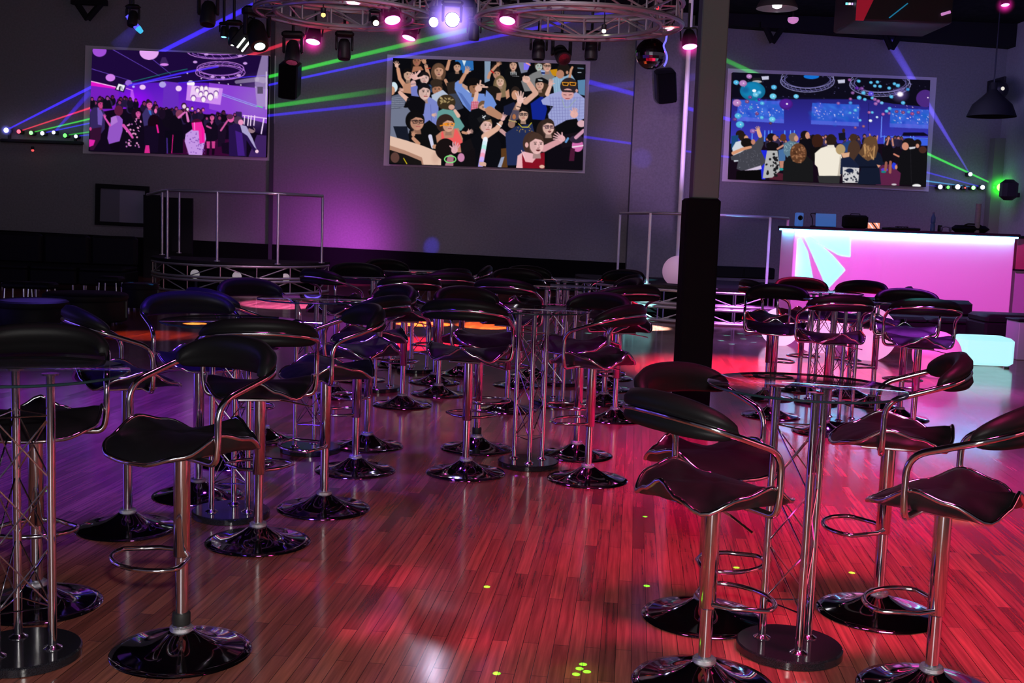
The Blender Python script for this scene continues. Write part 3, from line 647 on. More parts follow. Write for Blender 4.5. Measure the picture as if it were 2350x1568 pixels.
# left foreground
A.E(903, 200, 9, 12, (206, 226, 236)); A.E(899, 208, 7, 10, TN); A.P([(893, 222), (920, 214), (932, 230), (926, 246), (893, 250)], (96, 102, 122)); [A.L([(894, 226+k*4), (928, 222+k*5)], .9, (150, 156, 176)) for k in range(6)]
A.P([(893, 250), (945, 246), (944, 290), (930, 325), (893, 320)], (112, 118, 140)); A.P([(902, 290), (934, 290), (940, 330), (915, 330)], (22, 26, 40))
A.L([(948, 190), (950, 208)], 12, (216, 172, 168), 12); A.P([(942, 200), (957, 196), (966, 222), (962, 238), (944, 226)], (116, 124, 196)); hand(A, 951, 177, 7.5, -150, (230, 178, 172), 12, 1, .7); A.L([(955, 172), (963, 163)], 4.6, (232, 184, 176)); A.L([(956, 180), (972, 176)], 4.6, (232, 184, 176)); A.L([(943, 193), (955, 192)], 1.3, (90, 90, 120))
A.P([(962, 226), (985, 222), (1006, 236), (1006, 290), (972, 292), (958, 260)], (122, 132, 200)); A.L([(988, 240), (990, 288)], 1, (90, 98, 165)); face(A, 974, 212, 13, 17, (222, 184, 174), (20, 18, 22), look=.8); A.P([(958, 204), (960, 192), (976, 190), (990, 202), (974, 200)], (18, 18, 24))
A.L([(917, 212), (932, 226), (938, 232)], 8, (226, 176, 158), 12); hand(A, 922, 206, 4, -160, (222, 170, 152), 10, -1, .8); A.P([(932, 232), (940, 219), (962, 222), (976, 234), (972, 262), (950, 266), (936, 248)], (12, 11, 16)); A.E(937, 228, 3.5, 4, (26, 26, 34))
A.E(1024, 235, 21, 18, (58, 46, 30)); [A.E(rnd.uniform(1010, 1040), rnd.uniform(222, 238), 4, 1.6, (176, 152, 104), rnd.uniform(-60, 60), .8) for k in range(14)]; A.E(1036, 246, 7, 6, (214, 160, 142)); A.P([(1004, 256), (1016, 250), (1044, 254), (1066, 290), (1058, 300), (1016, 296), (1002, 276)], (98, 152, 148)); A.L([(1052, 266), (1044, 254)], 9, SK, 7); hand(A, 994, 264, 4, -10, SK, 10, 1)
A.E(952, 277, 22, 24, (14, 12, 14)); A.P([(938, 300), (956, 296), (985, 276), (1004, 290), (1008, 350), (960, 345), (944, 325)], (14, 14, 16)); face(A, 957, 281, 15.5, 18, (196, 142, 118), (15, 13, 15), look=.6, glasses=(44, 30, 32)); A.L([(948, 318), (960, 330)], 8, TN, 9); hand(A, 948, 309, 5, -95, TN, 10, 1, .7); A.L([(987, 313), (993, 338)], 9, (206, 206, 232), 7); A.E(998, 337, 6, 5, TN)
A.E(1022, 284, 21, 22, (52, 36, 32)); A.P([(1000, 312), (1012, 302), (1052, 294), (1062, 318), (1060, 350), (1006, 350)], (186, 130, 106)); A.P([(1012, 306), (1016, 300), (1020, 318), (1040, 316), (1044, 294), (1050, 300), (1060, 322), (1066, 340), (1014, 332)], (238, 92, 92)); face(A, 1029, 287, 13, 16, (212, 160, 136), (52, 36, 32), look=1, glasses=(240, 140, 20)); A.L([(1010, 289), (1026, 285)], 2.6, (240, 140, 20))
# girl in black cap reaching out
A.P([(1080, 318), (1104, 296), (1132, 300), (1150, 330), (1150, 392), (1085, 392)], (12, 12, 18)); face(A, 1116, 289, 13, 16, (228, 184, 176), (150, 116, 88), look=1); A.P([(1074, 270), (1082, 252), (1098, 248), (1118, 258), (1126, 274), (1110, 278), (1096, 298), (1080, 296)], (13, 13, 18)); A.P([(1094, 272), (1120, 258), (1126, 270), (1100, 282)], (26, 26, 30)); A.L([(1108, 270), (1114, 266)], 2.4, (220, 225, 230)); A.L([(1107, 265), (1112, 273)], 1.2, (220, 225, 230))
A.L([(1112, 314), (1140, 296), (1150, 282)], 15, (220, 172, 150), 9); hand(A, 1154, 272, 6, -62, (232, 180, 178), 8, -1, 1.2); A.L([(1141, 283), (1150, 290)], 2.2, (240, 236, 240)); hand(A, 1075, 304, 5, -18, (226, 176, 164), 10, -1, 1.1); A.L([(1062, 304), (1070, 306)], 6, TN)
A.L([(1150, 300), (1165, 312)], 9, (196, 150, 150)); A.P([(1056, 330), (1080, 318), (1090, 350), (1076, 370), (1060, 362)], (20, 16, 20))
# big arm, lower left, and hand with the green bracelet
A.P([(894, 312), (930, 322), (970, 335), (1000, 347), (1012, 358), (1012, 380), (972, 379), (966, 366), (930, 352), (894, 343)], (226, 190, 170)); A.P([(894, 334), (930, 346), (968, 362), (972, 379), (966, 379), (930, 356), (894, 344)], (176, 132, 112)); A.E(1000, 362, 9, 14, (206, 164, 146), 10, .6, .4)
A.P([(894, 345), (930, 355), (966, 370), (968, 379), (894, 374)], (24, 20, 20)); A.E(906, 362, 10, 12, (92, 62, 56)); A.L([(926, 364), (933, 376)], 2, (206, 186, 30))
A.E(1022, 343, 23, 25, (24, 16, 18)); A.P([(1044, 360), (1090, 340), (1092, 382), (1040, 382)], (18, 14, 18)); A.L([(1030, 385), (1034, 362)], 20, (168, 112, 130), 14); A.E(1058, 362, 8, 10, (200, 130, 170)); hand(A, 1043, 344, 9, -72, (226, 170, 178), 15, -1, .9)
for t in range(0, 360, 12): A.L([(1033+13*math.cos(R(t)), 366+8*math.sin(R(t))), (1033+13*math.cos(R(t+12)), 366+8*math.sin(R(t+12)))], 2.4, (130, 236, 130))
for k, c in enumerate(((240, 244, 252), (214, 240, 250), (176, 236, 226), (236, 200, 230), (244, 160, 190), (206, 176, 244), (176, 160, 250))): A.L([(1114-k*1.65, 320+k*9), (1114-(k+1)*1.65, 320+(k+1)*9)], 11, c)
A.E(1108, 377, 8, 5, SK); [A.L([(1101, 373+k*3), (1114, 375+k*3)], 2.6, dk(SK, .95)) for k in range(3)]
# right half, back
A.E(1137, 160, 10, 14, (30, 24, 22)); face(A, 1140, 170, 8, 10, (190, 142, 118), (40, 30, 26)); A.L([(1121, 178), (1124, 168), (1138, 152)], 7, TN, 6); hand(A, 1143, 148, 4.5, -40, TN, 10, -1); A.L([(1127, 162), (1133, 167)], 3, (190, 36, 36))
A.P([(1158, 162), (1166, 156), (1190, 158), (1197, 170), (1196, 206), (1158, 206)], (13, 13, 15)); face(A, 1178, 150, 8, 11, (206, 160, 138), (26, 20, 20), mouth=1); [A.L([(1172+k*3, 164+rnd.uniform(-1, 1)), (1173+k*3, 171+rnd.uniform(-1, 1))], 1.4, (200, 204, 206)) for k in range(5)]; A.L([(1176, 174), (1191, 175)], 1.2, (150, 150, 154))
A.P([(1188, 140), (1216, 144), (1210, 165), (1196, 168)], (120, 124, 146)); A.P([(1202, 144), (1218, 145), (1212, 160), (1202, 160)], (126, 112, 240)); A.L([(1208, 144), (1217, 149)], 3, (246, 160, 150))
face(A, 1237, 152, 8, 10, (180, 190, 184), (56, 40, 32), look=.5); A.P([(1196, 186), (1222, 168), (1246, 158), (1272, 164), (1276, 196), (1244, 206), (1204, 210)], (124, 124, 126)); A.P([(1240, 160), (1252, 162), (1260, 168), (1246, 172)], (150, 170, 220)); A.L([(1244, 167), (1256, 168)], 4, (24, 40, 96)); face(A, 1256, 152, 9, 12, (214, 166, 148), (60, 42, 32), look=.6, glasses=(34, 28, 30)); A.P([(1262, 160), (1280, 158), (1278, 176), (1268, 172)], (196, 136, 20))
A.P([(1268, 180), (1284, 172), (1312, 170), (1322, 186), (1320, 216), (1272, 216)], (134, 168, 196)); [A.L([(1270+k*6, 180), (1272+k*6, 214)], .8, (166, 196, 218)) for k in range(8)]; A.E(1294, 160, 15, 15, (28, 22, 20)); A.E(1286, 170, 9, 10, (176, 124, 102)); A.E(1302, 166, 3, 4, (186, 134, 110)); A.L([(1306, 186), (1311, 160), (1314, 154)], 6, TN, 5)
A.P([(1318, 148), (1345, 150), (1345, 178), (1322, 182)], (14, 14, 18)); A.L([(1327, 156), (1339, 157)], 3, (90, 110, 130)); A.L([(1327, 166), (1334, 166)], 2, (170, 180, 190)); A.P([(1326, 184), (1345, 182), (1345, 220), (1328, 216)], (88, 130, 168))
# blonde, beanie girl, fist arm
A.E(1147, 196, 15, 22, (112, 92, 66)); A.P([(1136, 190), (1160, 190), (1162, 222), (1140, 226)], (128, 108, 80)); face(A, 1148, 187, 8.5, 11, (216, 176, 154), (122, 100, 72)); A.P([(1160, 210), (1168, 204), (1170, 222), (1162, 228)], TN)
A.E(1131, 215, 19, 18, (28, 22, 20)); A.P([(1140, 214), (1152, 212), (1148, 232), (1138, 228)], (186, 136, 116)); A.P([(1116, 206), (1130, 220), (1140, 240), (1126, 256), (1110, 246)], (110, 142, 212)); A.L([(1124, 254), (1145, 266)], 20, (180, 130, 104), 16)
A.P([(1218, 238), (1246, 218), (1256, 250), (1250, 276), (1222, 274)], (18, 36, 140)); A.E(1244, 200, 15, 22, (66, 48, 36)); face(A, 1239, 195, 9, 11.5, (210, 162, 142), (66, 48, 36)); A.P([(1228, 190), (1230, 180), (1244, 177), (1258, 184), (1260, 194), (1244, 188)], (15, 15, 18)); A.L([(1236, 183), (1244, 184)], 2.6, (190, 200, 204))
A.L([(1214, 190), (1230, 214), (1206, 234)], 11, (214, 164, 146), 13); A.E(1208, 182, 9, 8, (226, 178, 164)); [A.L([(1200+k*3, 178+k*1.5), (1204+k*3, 174+k*2)], 3, dk(SK, .9)) for k in range(4)]
# man with orange sunglasses on his head
A.P([(1242, 230), (1262, 216), (1290, 208), (1325, 212), (1345, 228), (1345, 270), (1308, 290), (1262, 292), (1258, 262), (1270, 244), (1246, 240)], (156, 162, 212)); [A.L([(1262+k*7, 222), (1268+k*6, 285)], .8, (112, 112, 170)) for k in range(11)]; [A.L([(1262, 226+k*7), (1343, 224+k*7)], .7, (122, 122, 178)) for k in range(8)]
A.L([(1256, 216), (1262, 200)], 10, SK, 8); hand(A, 1264, 192, 6, -75, (222, 176, 166), 8, 1, .8); A.E(1306, 198, 20, 20, (42, 34, 40)); A.E(1303, 216, 14, 13, (214, 158, 156)); A.P([(1288, 206), (1322, 208), (1318, 212), (1292, 211)], (44, 36, 40)); A.L([(1294, 217), (1300, 218)], 1.4, (90, 50, 54)); A.L([(1306, 218), (1312, 217)], 1.4, (90, 50, 54)); A.L([(1299, 226), (1307, 226)], 2, (150, 70, 80)); A.E(1324, 208, 3, 4, (206, 150, 146))
for cx in (1298, 1315): A.P([(cx-8, 188), (cx+8, 189), (cx+6, 197), (cx-6, 196)], (246, 160, 40)); A.P([(cx-6, 190), (cx+6, 190.5), (cx+4.5, 195), (cx-4.5, 194.5)], (20, 16, 16))
A.L([(1290, 226), (1296, 246), (1306, 246), (1322, 228)], .9, (150, 176, 130)); A.E(1318, 262, 9, 9, (226, 172, 166)); hand(A, 1318, 260, 7, -75, (230, 176, 170), 12, -1, .8); A.P([(1256, 300), (1300, 276), (1324, 272), (1330, 284), (1290, 306), (1276, 320)], (12, 11, 14))
# raised palm and tattooed arm, girl with glasses and navy dress
A.E(1183, 212, 11, 14, (42, 32, 28)); A.E(1182, 218, 8, 11, TN); A.P([(1156, 244), (1180, 234), (1190, 250), (1172, 266), (1156, 262)], (26, 30, 58))
A.P([(1160, 306), (1184, 290), (1222, 284), (1228, 312), (1224, 380), (1164, 380)], (34, 44, 84)); [A.E(rnd.uniform(1186, 1222), rnd.uniform(292, 306), 1.2, .9, (190, 150, 70)) for k in range(14)]; A.E(1201, 262, 15, 18, (18, 16, 18)); face(A, 1201, 264, 11, 14, (216, 172, 150), (18, 16, 18), look=.2, glasses=(34, 28, 34)); A.L([(1190, 284), (1198, 292), (1212, 292), (1220, 282)], 1.8, (224, 206, 50))
A.L([(1190, 240), (1178, 268), (1174, 286)], 13, (150, 112, 96), 16); A.P([(1176, 252), (1192, 254), (1190, 274), (1170, 280)], (84, 74, 90)); A.E(1180, 268, 4, 6, (176, 110, 70)); A.L([(1168, 276), (1185, 280)], 2, (196, 176, 110)); A.L([(1192, 236), (1189, 246)], 11, SK); hand(A, 1194, 229, 9, -95, (238, 194, 186), 14, 1, 1.1); A.L([(1186, 244), (1196, 247)], 1.6, (26, 22, 26))
# two girls front right, reaching hands
A.E(1253, 302, 22, 28, (48, 34, 30)); face(A, 1259, 293, 13, 16, (226, 182, 170), (52, 38, 34), look=.8, glasses=(64, 36, 60), mouth=1); A.P([(1258, 330), (1345, 320), (1345, 391), (1256, 391)], (14, 10, 18)); A.P([(1280, 312), (1345, 300), (1345, 330), (1290, 340)], (22, 16, 24))
A.E(1326, 334, 13, 15, (206, 104, 170)); A.E(1324, 320, 16, 9, (46, 34, 56)); A.L([(1314, 338), (1342, 334)], 3, (240, 220, 236)); A.P([(1310, 340), (1320, 342), (1318, 370), (1306, 370)], (74, 24, 52)); A.E(1335, 284, 10, 8, (216, 170, 180)); A.L([(1322, 316), (1340, 300)], 8, (206, 150, 176))
A.L([(1248, 342), (1272, 330), (1286, 324)], 15, (214, 154, 160), 12); hand(A, 1289, 318, 9, -155, (230, 176, 182), 14, 1, 1.05); A.L([(1299, 326), (1304, 318)], 5, (96, 150, 206))
A.E(1222, 330, 22, 28, (66, 46, 40)); A.P([(1184, 392), (1188, 358), (1202, 348), (1236, 356), (1250, 362), (1246, 392)], (232, 178, 184)); A.P([(1198, 352), (1206, 372), (1222, 374), (1240, 352), (1250, 350), (1250, 392), (1200, 392)], (132, 16, 34)); A.L([(1197, 346), (1204, 362)], 2, (236, 200, 206))
face(A, 1232, 333, 16, 21, (234, 186, 184), (70, 50, 42), look=.8, mouth=1); A.E(1209, 333, 4, 6, (226, 172, 168)); A.E(1244, 383, 6, 4, SK); A.P([(1142, 384), (1150, 362), (1158, 360), (1150, 386)], (150, 160, 190))
ART.append(A.out())

# ---- right picture: balloons over a blue party, people seen from behind
A = Art(1672, 165, 2136, 430, (12, 10, 22)); A.G(1672, 165, 2136, 232, (8, 7, 14), (18, 15, 44)); A.G(1672, 228, 2136, 330, (38, 32, 118), (58, 58, 190)); A.P([(1672, 165), (2136, 165), (2136, 246), (2050, 238), (1990, 228), (1800, 222), (1672, 224)], (13, 11, 26))
for k in range(70): A.E(rnd.uniform(1680, 2130), rnd.uniform(168, 228), rnd.uniform(.6, 2.2), rnd.uniform(.5, 1.4), dk((90, 84, 140), rnd.uniform(.2, 1.2)))
for cx, cy, rx, ry in ((1853, 186, 62, 25), (2020, 194, 70, 27)):
    for k, (f, dy) in enumerate(((1, 0), (.97, -8), (.86, 0), (.85, -6))): A.L([(cx+rx*f*math.cos(R(t)), cy+dy+ry*f*math.sin(R(t))) for t in range(-30, 211, 8)], 1.5, (150, 146, 196) if k < 2 else (96, 90, 150))
    for t in range(-20, 200, 11): A.L([(cx+rx*math.cos(R(t)), cy+ry*math.sin(R(t))), (cx+rx*.97*math.cos(R(t+6)), cy-8+ry*.97*math.sin(R(t+6)))], .9, (126, 120, 180)); A.L([(cx+rx*math.cos(R(t)), cy+ry*math.sin(R(t))), (cx+rx*.86*math.cos(R(t)), cy+ry*.86*math.sin(R(t)))], .9, (96, 90, 150))
for x, y in ((1755, 178), (1930, 186)): A.P([(x-8, y-3), (x+9, y-4), (x+9, y+4), (x-6, y+5)], (196, 196, 220))
A.P([(1723, 190), (1728, 178), (1744, 178), (1750, 190)], (30, 30, 34)); A.E(1737, 187, 11, 3, (176, 170, 176))
for q in ([(1694, 229), (1799, 232), (1799, 283), (1690, 277)], [(1864, 236), (1972, 240), (1971, 290), (1861, 285)], [(2044, 248), (2136, 252), (2136, 296), (2042, 292)]):
    A.P(q, (48, 92, 206)); x0_, x1_ = q[0][0], q[1][0]; y0_, y1_ = q[0][1], q[2][1]
    for k in range(26): A.E(rnd.uniform(x0_, x1_), rnd.uniform(y0_+3, y1_-6), rnd.uniform(3, 10), rnd.uniform(2, 6), rnd.choice(((34, 64, 190), (60, 120, 226), (84, 96, 222), (26, 96, 196))), rnd.uniform(0, 90), .6, .6)
    for k in range(46): A.E(rnd.uniform(x0_+4, x1_-2), rnd.gauss((y0_+y1_)/2-3, 10), rnd.uniform(.5, 2.4), rnd.uniform(.5, 1.4), rnd.choice(((226, 190, 236), (190, 200, 250), (246, 206, 220), (130, 160, 245))), rnd.uniform(0, 90), .85)
    A.P([(q[3][0], q[3][1]-9), (q[2][0], q[2][1]-9), q[2], q[3]], (112, 104, 226), .45)
A.L([(2024, 268), (2022, 315)], 2, (110, 150, 255)); A.L([(1994, 236), (1993, 300)], 1.2, (24, 22, 86))
A.P([(1744, 300), (1830, 301), (1830, 330), (1744, 330)], (40, 50, 176)); [A.L([(x, 300), (x-1, 332)], 2.2, (96, 160, 255)) for x in (1726, 1755, 1764, 1771, 1801, 1814, 1823)]; [A.L([(x, 312), (x-1, 345)], 1.8, (100, 160, 255)) for x in (2030, 2038, 2052, 2066, 2072, 2090, 2097)]; A.L([(2024, 313), (2136, 318)], 2, (80, 120, 240)); A.P([(2098, 318), (2136, 320), (2136, 345), (2098, 345)], (58, 96, 226)); A.P([(2074, 304), (2120, 304), (2134, 312), (2070, 312)], (14, 10, 34))
A.E(2066, 216, 13, 12, (150, 120, 220), 0, .6, .8); A.E(2066, 216, 7, 5.5, (255, 250, 255), 0, 1, .3)
CY_, PK, PU = (86, 186, 234), (186, 130, 196), (82, 30, 150)
def bal(x, y, rx, ry, c): A.E(x, y, rx, ry, dk(c, .82)); A.E(x-rx*.1, y-ry*.12, rx*.84, ry*.82, c, 0, 1, .2); A.E(x+rx*.12, y-ry*.05, rx*.16, ry*.16, (250, 250, 255)); A.E(x+rx*.3, y+ry*1.02, rx*.1, ry*.12, c)
bal(1727, 209, 29, 21.5, (20, 128, 178)); A.E(1710, 206, 8, 7, (20, 84, 140), 0, .7, .5); bal(1804, 239, 15.5, 12.5, PU); A.E(2124, 226, 21, 20, (74, 40, 124)); A.E(2130, 224, 1.6, 1.4, (255, 245, 255)); A.E(1862, 175, 18, 6, (20, 110, 206))
for x, y, s_, c in ((1691, 236, 10, PK), (1705, 191, 9, PK), (1689, 189, 6.5, CY_), (1719, 175, 6.5, PK), (1776, 200, 6.5, CY_), (1774, 221, 8, (110, 206, 240)), (1827, 221, 6, (110, 206, 245)), (1734, 217, 7, (110, 200, 236)), (1742, 212, 5, CY_), (1721, 223, 4.5, (120, 60, 130)), (1742, 228, 4, PU), (1714, 233, 5, (130, 80, 140)), (1749, 237, 5, CY_), (1723, 246, 4.5, (60, 150, 210)), (1693, 266, 7.6, CY_), (1698, 286, 9.5, CY_), (1772, 274, 7.6, (110, 206, 240)), (1748, 270, 4.6, CY_), (1737, 261, 4.4, (120, 66, 130)), (1686, 274, 4.5, (110, 60, 130)), (1768, 283, 3.6, (90, 50, 80)),
    (1971, 186, 4.4, CY_), (1999, 189, 4, CY_), (2014, 188, 4, CY_), (2008, 197, 4.2, CY_), (2020, 198, 4.3, CY_), (2041, 202, 4.4, CY_), (2053, 192, 4, CY_), (2061, 196, 5, CY_), (2084, 205, 4.2, (60, 140, 210)), (1950, 183, 4, (140, 80, 150)), (1967, 202, 4.6, PU), (1978, 203, 5, (110, 60, 140)), (1957, 213, 4.4, (130, 80, 150)), (1982, 213, 5, CY_), (1999, 215, 6.5, (96, 80, 226)), (1972, 224, 5.5, CY_), (1985, 228, 4.2, CY_), (2002, 225, 4, CY_), (2046, 222, 4.6, CY_), (1952, 227, 3.8, (150, 80, 150)), (1952, 236, 4.4, (60, 140, 220)), (1924, 237, 4, (150, 90, 160)), (2008, 228, 4.4, (150, 90, 160)), (2016, 232, 4.6, (160, 96, 176)), (2010, 238, 4.6, (160, 96, 176)), (2024, 236, 4.2, (110, 190, 240)), (2073, 236, 5, CY_), (2042, 249, 4.6, CY_), (2035, 255, 4.4, CY_), (2041, 260, 3.6, (150, 80, 160)), (1995, 258, 3.8, (170, 90, 150)), (2002, 258, 3.6, CY_), (1963, 253, 4, CY_), (1951, 259, 3.6, (80, 170, 230)), (2027, 262, 3.8, (190, 90, 170)), (2013, 269, 3, (206, 236, 250)), (1998, 277, 4, (240, 248, 255)), (1974, 276, 3.6, CY_), (1982, 290, 3.6, (150, 90, 110)), (1963, 293, 3.4, (150, 80, 120)), (2058, 256, 4.2, (120, 60, 120)), (2073, 258, 4.4, (130, 66, 120)), (2094, 261, 4.6, (150, 66, 130)), (2086, 257, 4, (60, 150, 220)), (2108, 258, 4, (130, 66, 130)), (1727, 301, 6.5, (150, 100, 180))): bal(x, y, s_, s_*.82, c)
A.P([(1672, 330), (1760, 325), (2136, 335), (2136, 430), (1672, 430)], (22, 10, 24)); A.P([(1745, 345), (1760, 345), (1756, 412), (1740, 412)], (30, 40, 220)); A.P([(2010, 380), (2070, 376), (2064, 430), (2010, 430)], (92, 34, 70)); A.E(2052, 381, 5, 8, (40, 60, 220)); A.E(2030, 390, 8, 4, (90, 60, 200)); A.P([(1770, 395), (1805, 400), (1800, 415), (1765, 412)], (80, 28, 44))
for k in range(46):
    x = rnd.uniform(1760, 2075); y = 318+rnd.uniform(-6, 10); crowdhead(A, x, y, rnd.uniform(3, 4.6), dk((206, 130, 130), rnd.uniform(.5, 1)), rnd.choice(((36, 26, 26), (60, 40, 30), (24, 18, 26)))); A.E(x, y+12, 6, 9, dk((60, 50, 90), rnd.uniform(.3, 1.1)))
for p in (((2036, 332), (2040, 318)), ((2050, 334), (2048, 318)), ((2010, 330), (2014, 312)), ((2000, 322), (1996, 308))): A.L(list(p), 4, (206, 140, 120), 3)
# left couple
A.E(1698, 308, 10, 9, (36, 24, 22)); A.P([(1678, 312), (1694, 310), (1692, 345), (1678, 345)], (24, 70, 120)); A.P([(1680, 340), (1688, 326), (1704, 322), (1714, 335), (1700, 370), (1684, 372)], (206, 212, 222)); A.E(1704, 315, 9, 9, (38, 26, 22)); A.E(1712, 317, 5, 6, (206, 150, 120))
A.P([(1676, 360), (1700, 350), (1722, 336), (1738, 322), (1744, 312), (1752, 315), (1752, 332), (1746, 346), (1758, 372), (1742, 388), (1700, 392), (1690, 388), (1694, 368), (1678, 368)], (66, 66, 76)); [A.E(rnd.uniform(1696, 1750), rnd.uniform(345, 388), .7, .7, (120, 120, 132)) for k in range(50)]; A.E(1713, 328, 13, 11, (22, 17, 18)); A.E(1728, 326, 5, 6, (190, 126, 104)); A.L([(1744, 312), (1741, 304)], 9, (226, 166, 136)); hand(A, 1740, 300, 5, -100, (232, 172, 140), 16, -1); A.L([(1682, 352), (1705, 342), (1722, 338)], 8, (214, 150, 116), 6); A.P([(1704, 393), (1746, 380), (1748, 388), (1714, 396)], (206, 190, 216)); A.P([(1690, 393), (1746, 390), (1748, 418), (1688, 416)], (10, 8, 10))
# woman in patterned skirt, man in printed shirt, curly hair
A.P([(1758, 330), (1770, 324), (1786, 330), (1788, 348), (1760, 350)], (18, 14, 20)); A.E(1770, 315, 10, 9, (26, 18, 20)); A.E(1778, 317, 5, 7, (200, 130, 116)); A.P([(1760, 346), (1784, 346), (1790, 392), (1772, 408), (1750, 410), (1754, 380)], (176, 176, 176)); [A.E(rnd.uniform(1756, 1786), rnd.uniform(352, 404), rnd.uniform(1.5, 4.5), rnd.uniform(1.5, 4), (26, 26, 30), rnd.uniform(0, 90)) for k in range(22)]; A.L([(1784, 342), (1797, 334)], 4, (206, 140, 116))
A.E(1797, 316, 7, 9, (92, 52, 36)); A.P([(1786, 345), (1802, 340), (1802, 370), (1787, 370)], (70, 110, 160)); A.P([(1788, 370), (1800, 370), (1798, 386), (1790, 386)], (190, 130, 110)); A.E(1793, 389, 5, 3, (30, 150, 150))
A.P([(1798, 330), (1814, 322), (1832, 328), (1836, 350), (1806, 362), (1798, 350)], (92, 122, 140)); [A.E(rnd.uniform(1800, 1832), rnd.uniform(327, 356), 1, .8, (166, 190, 200)) for k in range(40)]; A.E(1820, 315, 10, 10, (120, 100, 92)); A.E(1827, 318, 5, 7, (206, 150, 126))
A.P([(1834, 322), (1850, 314), (1866, 322), (1866, 360), (1838, 356)], (15, 13, 20)); A.E(1847, 310, 10, 10, (28, 20, 20)); A.E(1853, 311, 5, 8, (206, 146, 120)); A.E(1866, 316, 7, 7, (26, 20, 22)); A.E(1876, 324, 13, 16, (56, 30, 22)); A.P([(1858, 340), (1890, 336), (1894, 366), (1862, 372)], (16, 13, 16))
A.P([(1798, 372), (1810, 358), (1850, 356), (1866, 372), (1866, 418), (1796, 416)], (24, 24, 26)); A.E(1832, 352, 19, 23, (96, 60, 40)); [A.E(rnd.uniform(1817, 1847), rnd.uniform(335, 374), rnd.uniform(1.5, 3), rnd.uniform(1.2, 2.4), rnd.choice(((150, 100, 70), (70, 42, 28), (176, 126, 90))), 0, .8) for k in range(46)]
# man in white sweater
A.P([(1870, 352), (1884, 340), (1900, 335), (1916, 338), (1930, 352), (1936, 380), (1928, 406), (1904, 412), (1880, 406), (1876, 384), (1870, 378)], (240, 232, 216)); A.P([(1928, 356), (1936, 380), (1928, 404), (1922, 404), (1926, 376)], (196, 186, 170)); A.P([(1876, 404), (1928, 404), (1926, 424), (1880, 422)], (48, 48, 50)); A.E(1907, 322, 12, 14, (40, 28, 24)); A.P([(1899, 333), (1914, 333), (1916, 340), (1898, 340)], (232, 224, 210)); A.E(1895, 326, 2, 4, (206, 150, 120))
A.P([(1934, 330), (1950, 322), (1964, 330), (1962, 350), (1936, 350)], (36, 66, 120)); A.E(1958, 316, 8, 9, (66, 44, 32)); A.P([(1924, 306), (1940, 304), (1940, 322), (1926, 322)], (20, 20, 36)); A.E(1936, 300, 3.5, 5, (60, 36, 30))
A.E(1929, 343, 11, 12, (176, 150, 106)); A.E(1960, 348, 15, 26, (72, 50, 40)); A.P([(1930, 352), (1950, 350), (1948, 364), (1934, 362)], (220, 170, 136)); A.P([(1930, 364), (1950, 360), (1972, 380), (1970, 400), (1928, 400)], (24, 32, 58)); A.P([(1934, 384), (1972, 386), (1970, 420), (1934, 420)], (206, 204, 206)); [A.E(rnd.uniform(1936, 1970), rnd.uniform(388, 418), rnd.uniform(1, 3), rnd.uniform(1, 2.6), (34, 38, 54), rnd.uniform(0, 90)) for k in range(30)]; A.E(1950, 392, 9, 5, (24, 32, 60))
# woman with long fair hair in dark dress
A.P([(1960, 368), (1972, 350), (2000, 342), (2020, 352), (2030, 376), (2018, 384), (2022, 424), (1968, 424), (1976, 386)], (20, 26, 46)); A.P([(1972, 382), (2012, 382), (2012, 386), (1974, 386)], (12, 16, 32)); A.P([(2012, 378), (2022, 380), (2016, 386)], (220, 150, 120)); A.P([(1978, 340), (1984, 318), (1998, 311), (2012, 318), (2016, 340), (2010, 362), (1992, 370), (1980, 362), (1970, 352)], (100, 70, 48)); [A.L([(rnd.uniform(1982, 2010), 330+rnd.uniform(0, 10)), (rnd.uniform(1974, 2006), 355+rnd.uniform(0, 12))], 2.2, rnd.choice(((190, 146, 96), (160, 116, 74), (120, 84, 56)))) for k in range(18)]
A.P([(2024, 340), (2044, 330), (2052, 345), (2046, 376), (2026, 372)], (16, 13, 20)); A.L([(2034, 374), (2032, 392)], 6, (150, 90, 76)); A.L([(2044, 372), (2043, 396)], 6, (160, 96, 80)); A.E(2028, 395, 6, 2.5, (20, 130, 130)); A.P([(2050, 340), (2066, 336), (2068, 376), (2052, 374)], (20, 14, 22)); A.L([(2064, 360), (2052, 354)], 4, (206, 130, 110))
# man in black suit, right
A.P([(2062, 366), (2070, 346), (2090, 339), (2112, 342), (2130, 356), (2132, 429), (2064, 424), (2068, 398), (2058, 390)], (17, 16, 20)); A.L([(2090, 345), (2092, 420)], 1.2, (32, 30, 36)); A.E(2086, 328, 15, 11, (24, 20, 22)); A.E(2078, 336, 8, 9, (206, 140, 116)); A.E(2106, 329, 9, 9, (26, 20, 20)); A.E(2106, 335, 4, 5, (200, 140, 116)); A.P([(2086, 338), (2102, 337), (2100, 341), (2088, 343)], (214, 216, 222)); A.E(2118, 344, 9, 8, (70, 40, 34)); A.E(2057, 384, 3, 5, (206, 140, 110)); A.E(2104, 427, 10, 4, (236, 236, 236)); A.E(2052, 424, 6, 2, (206, 200, 206))
ART.append(A.out())
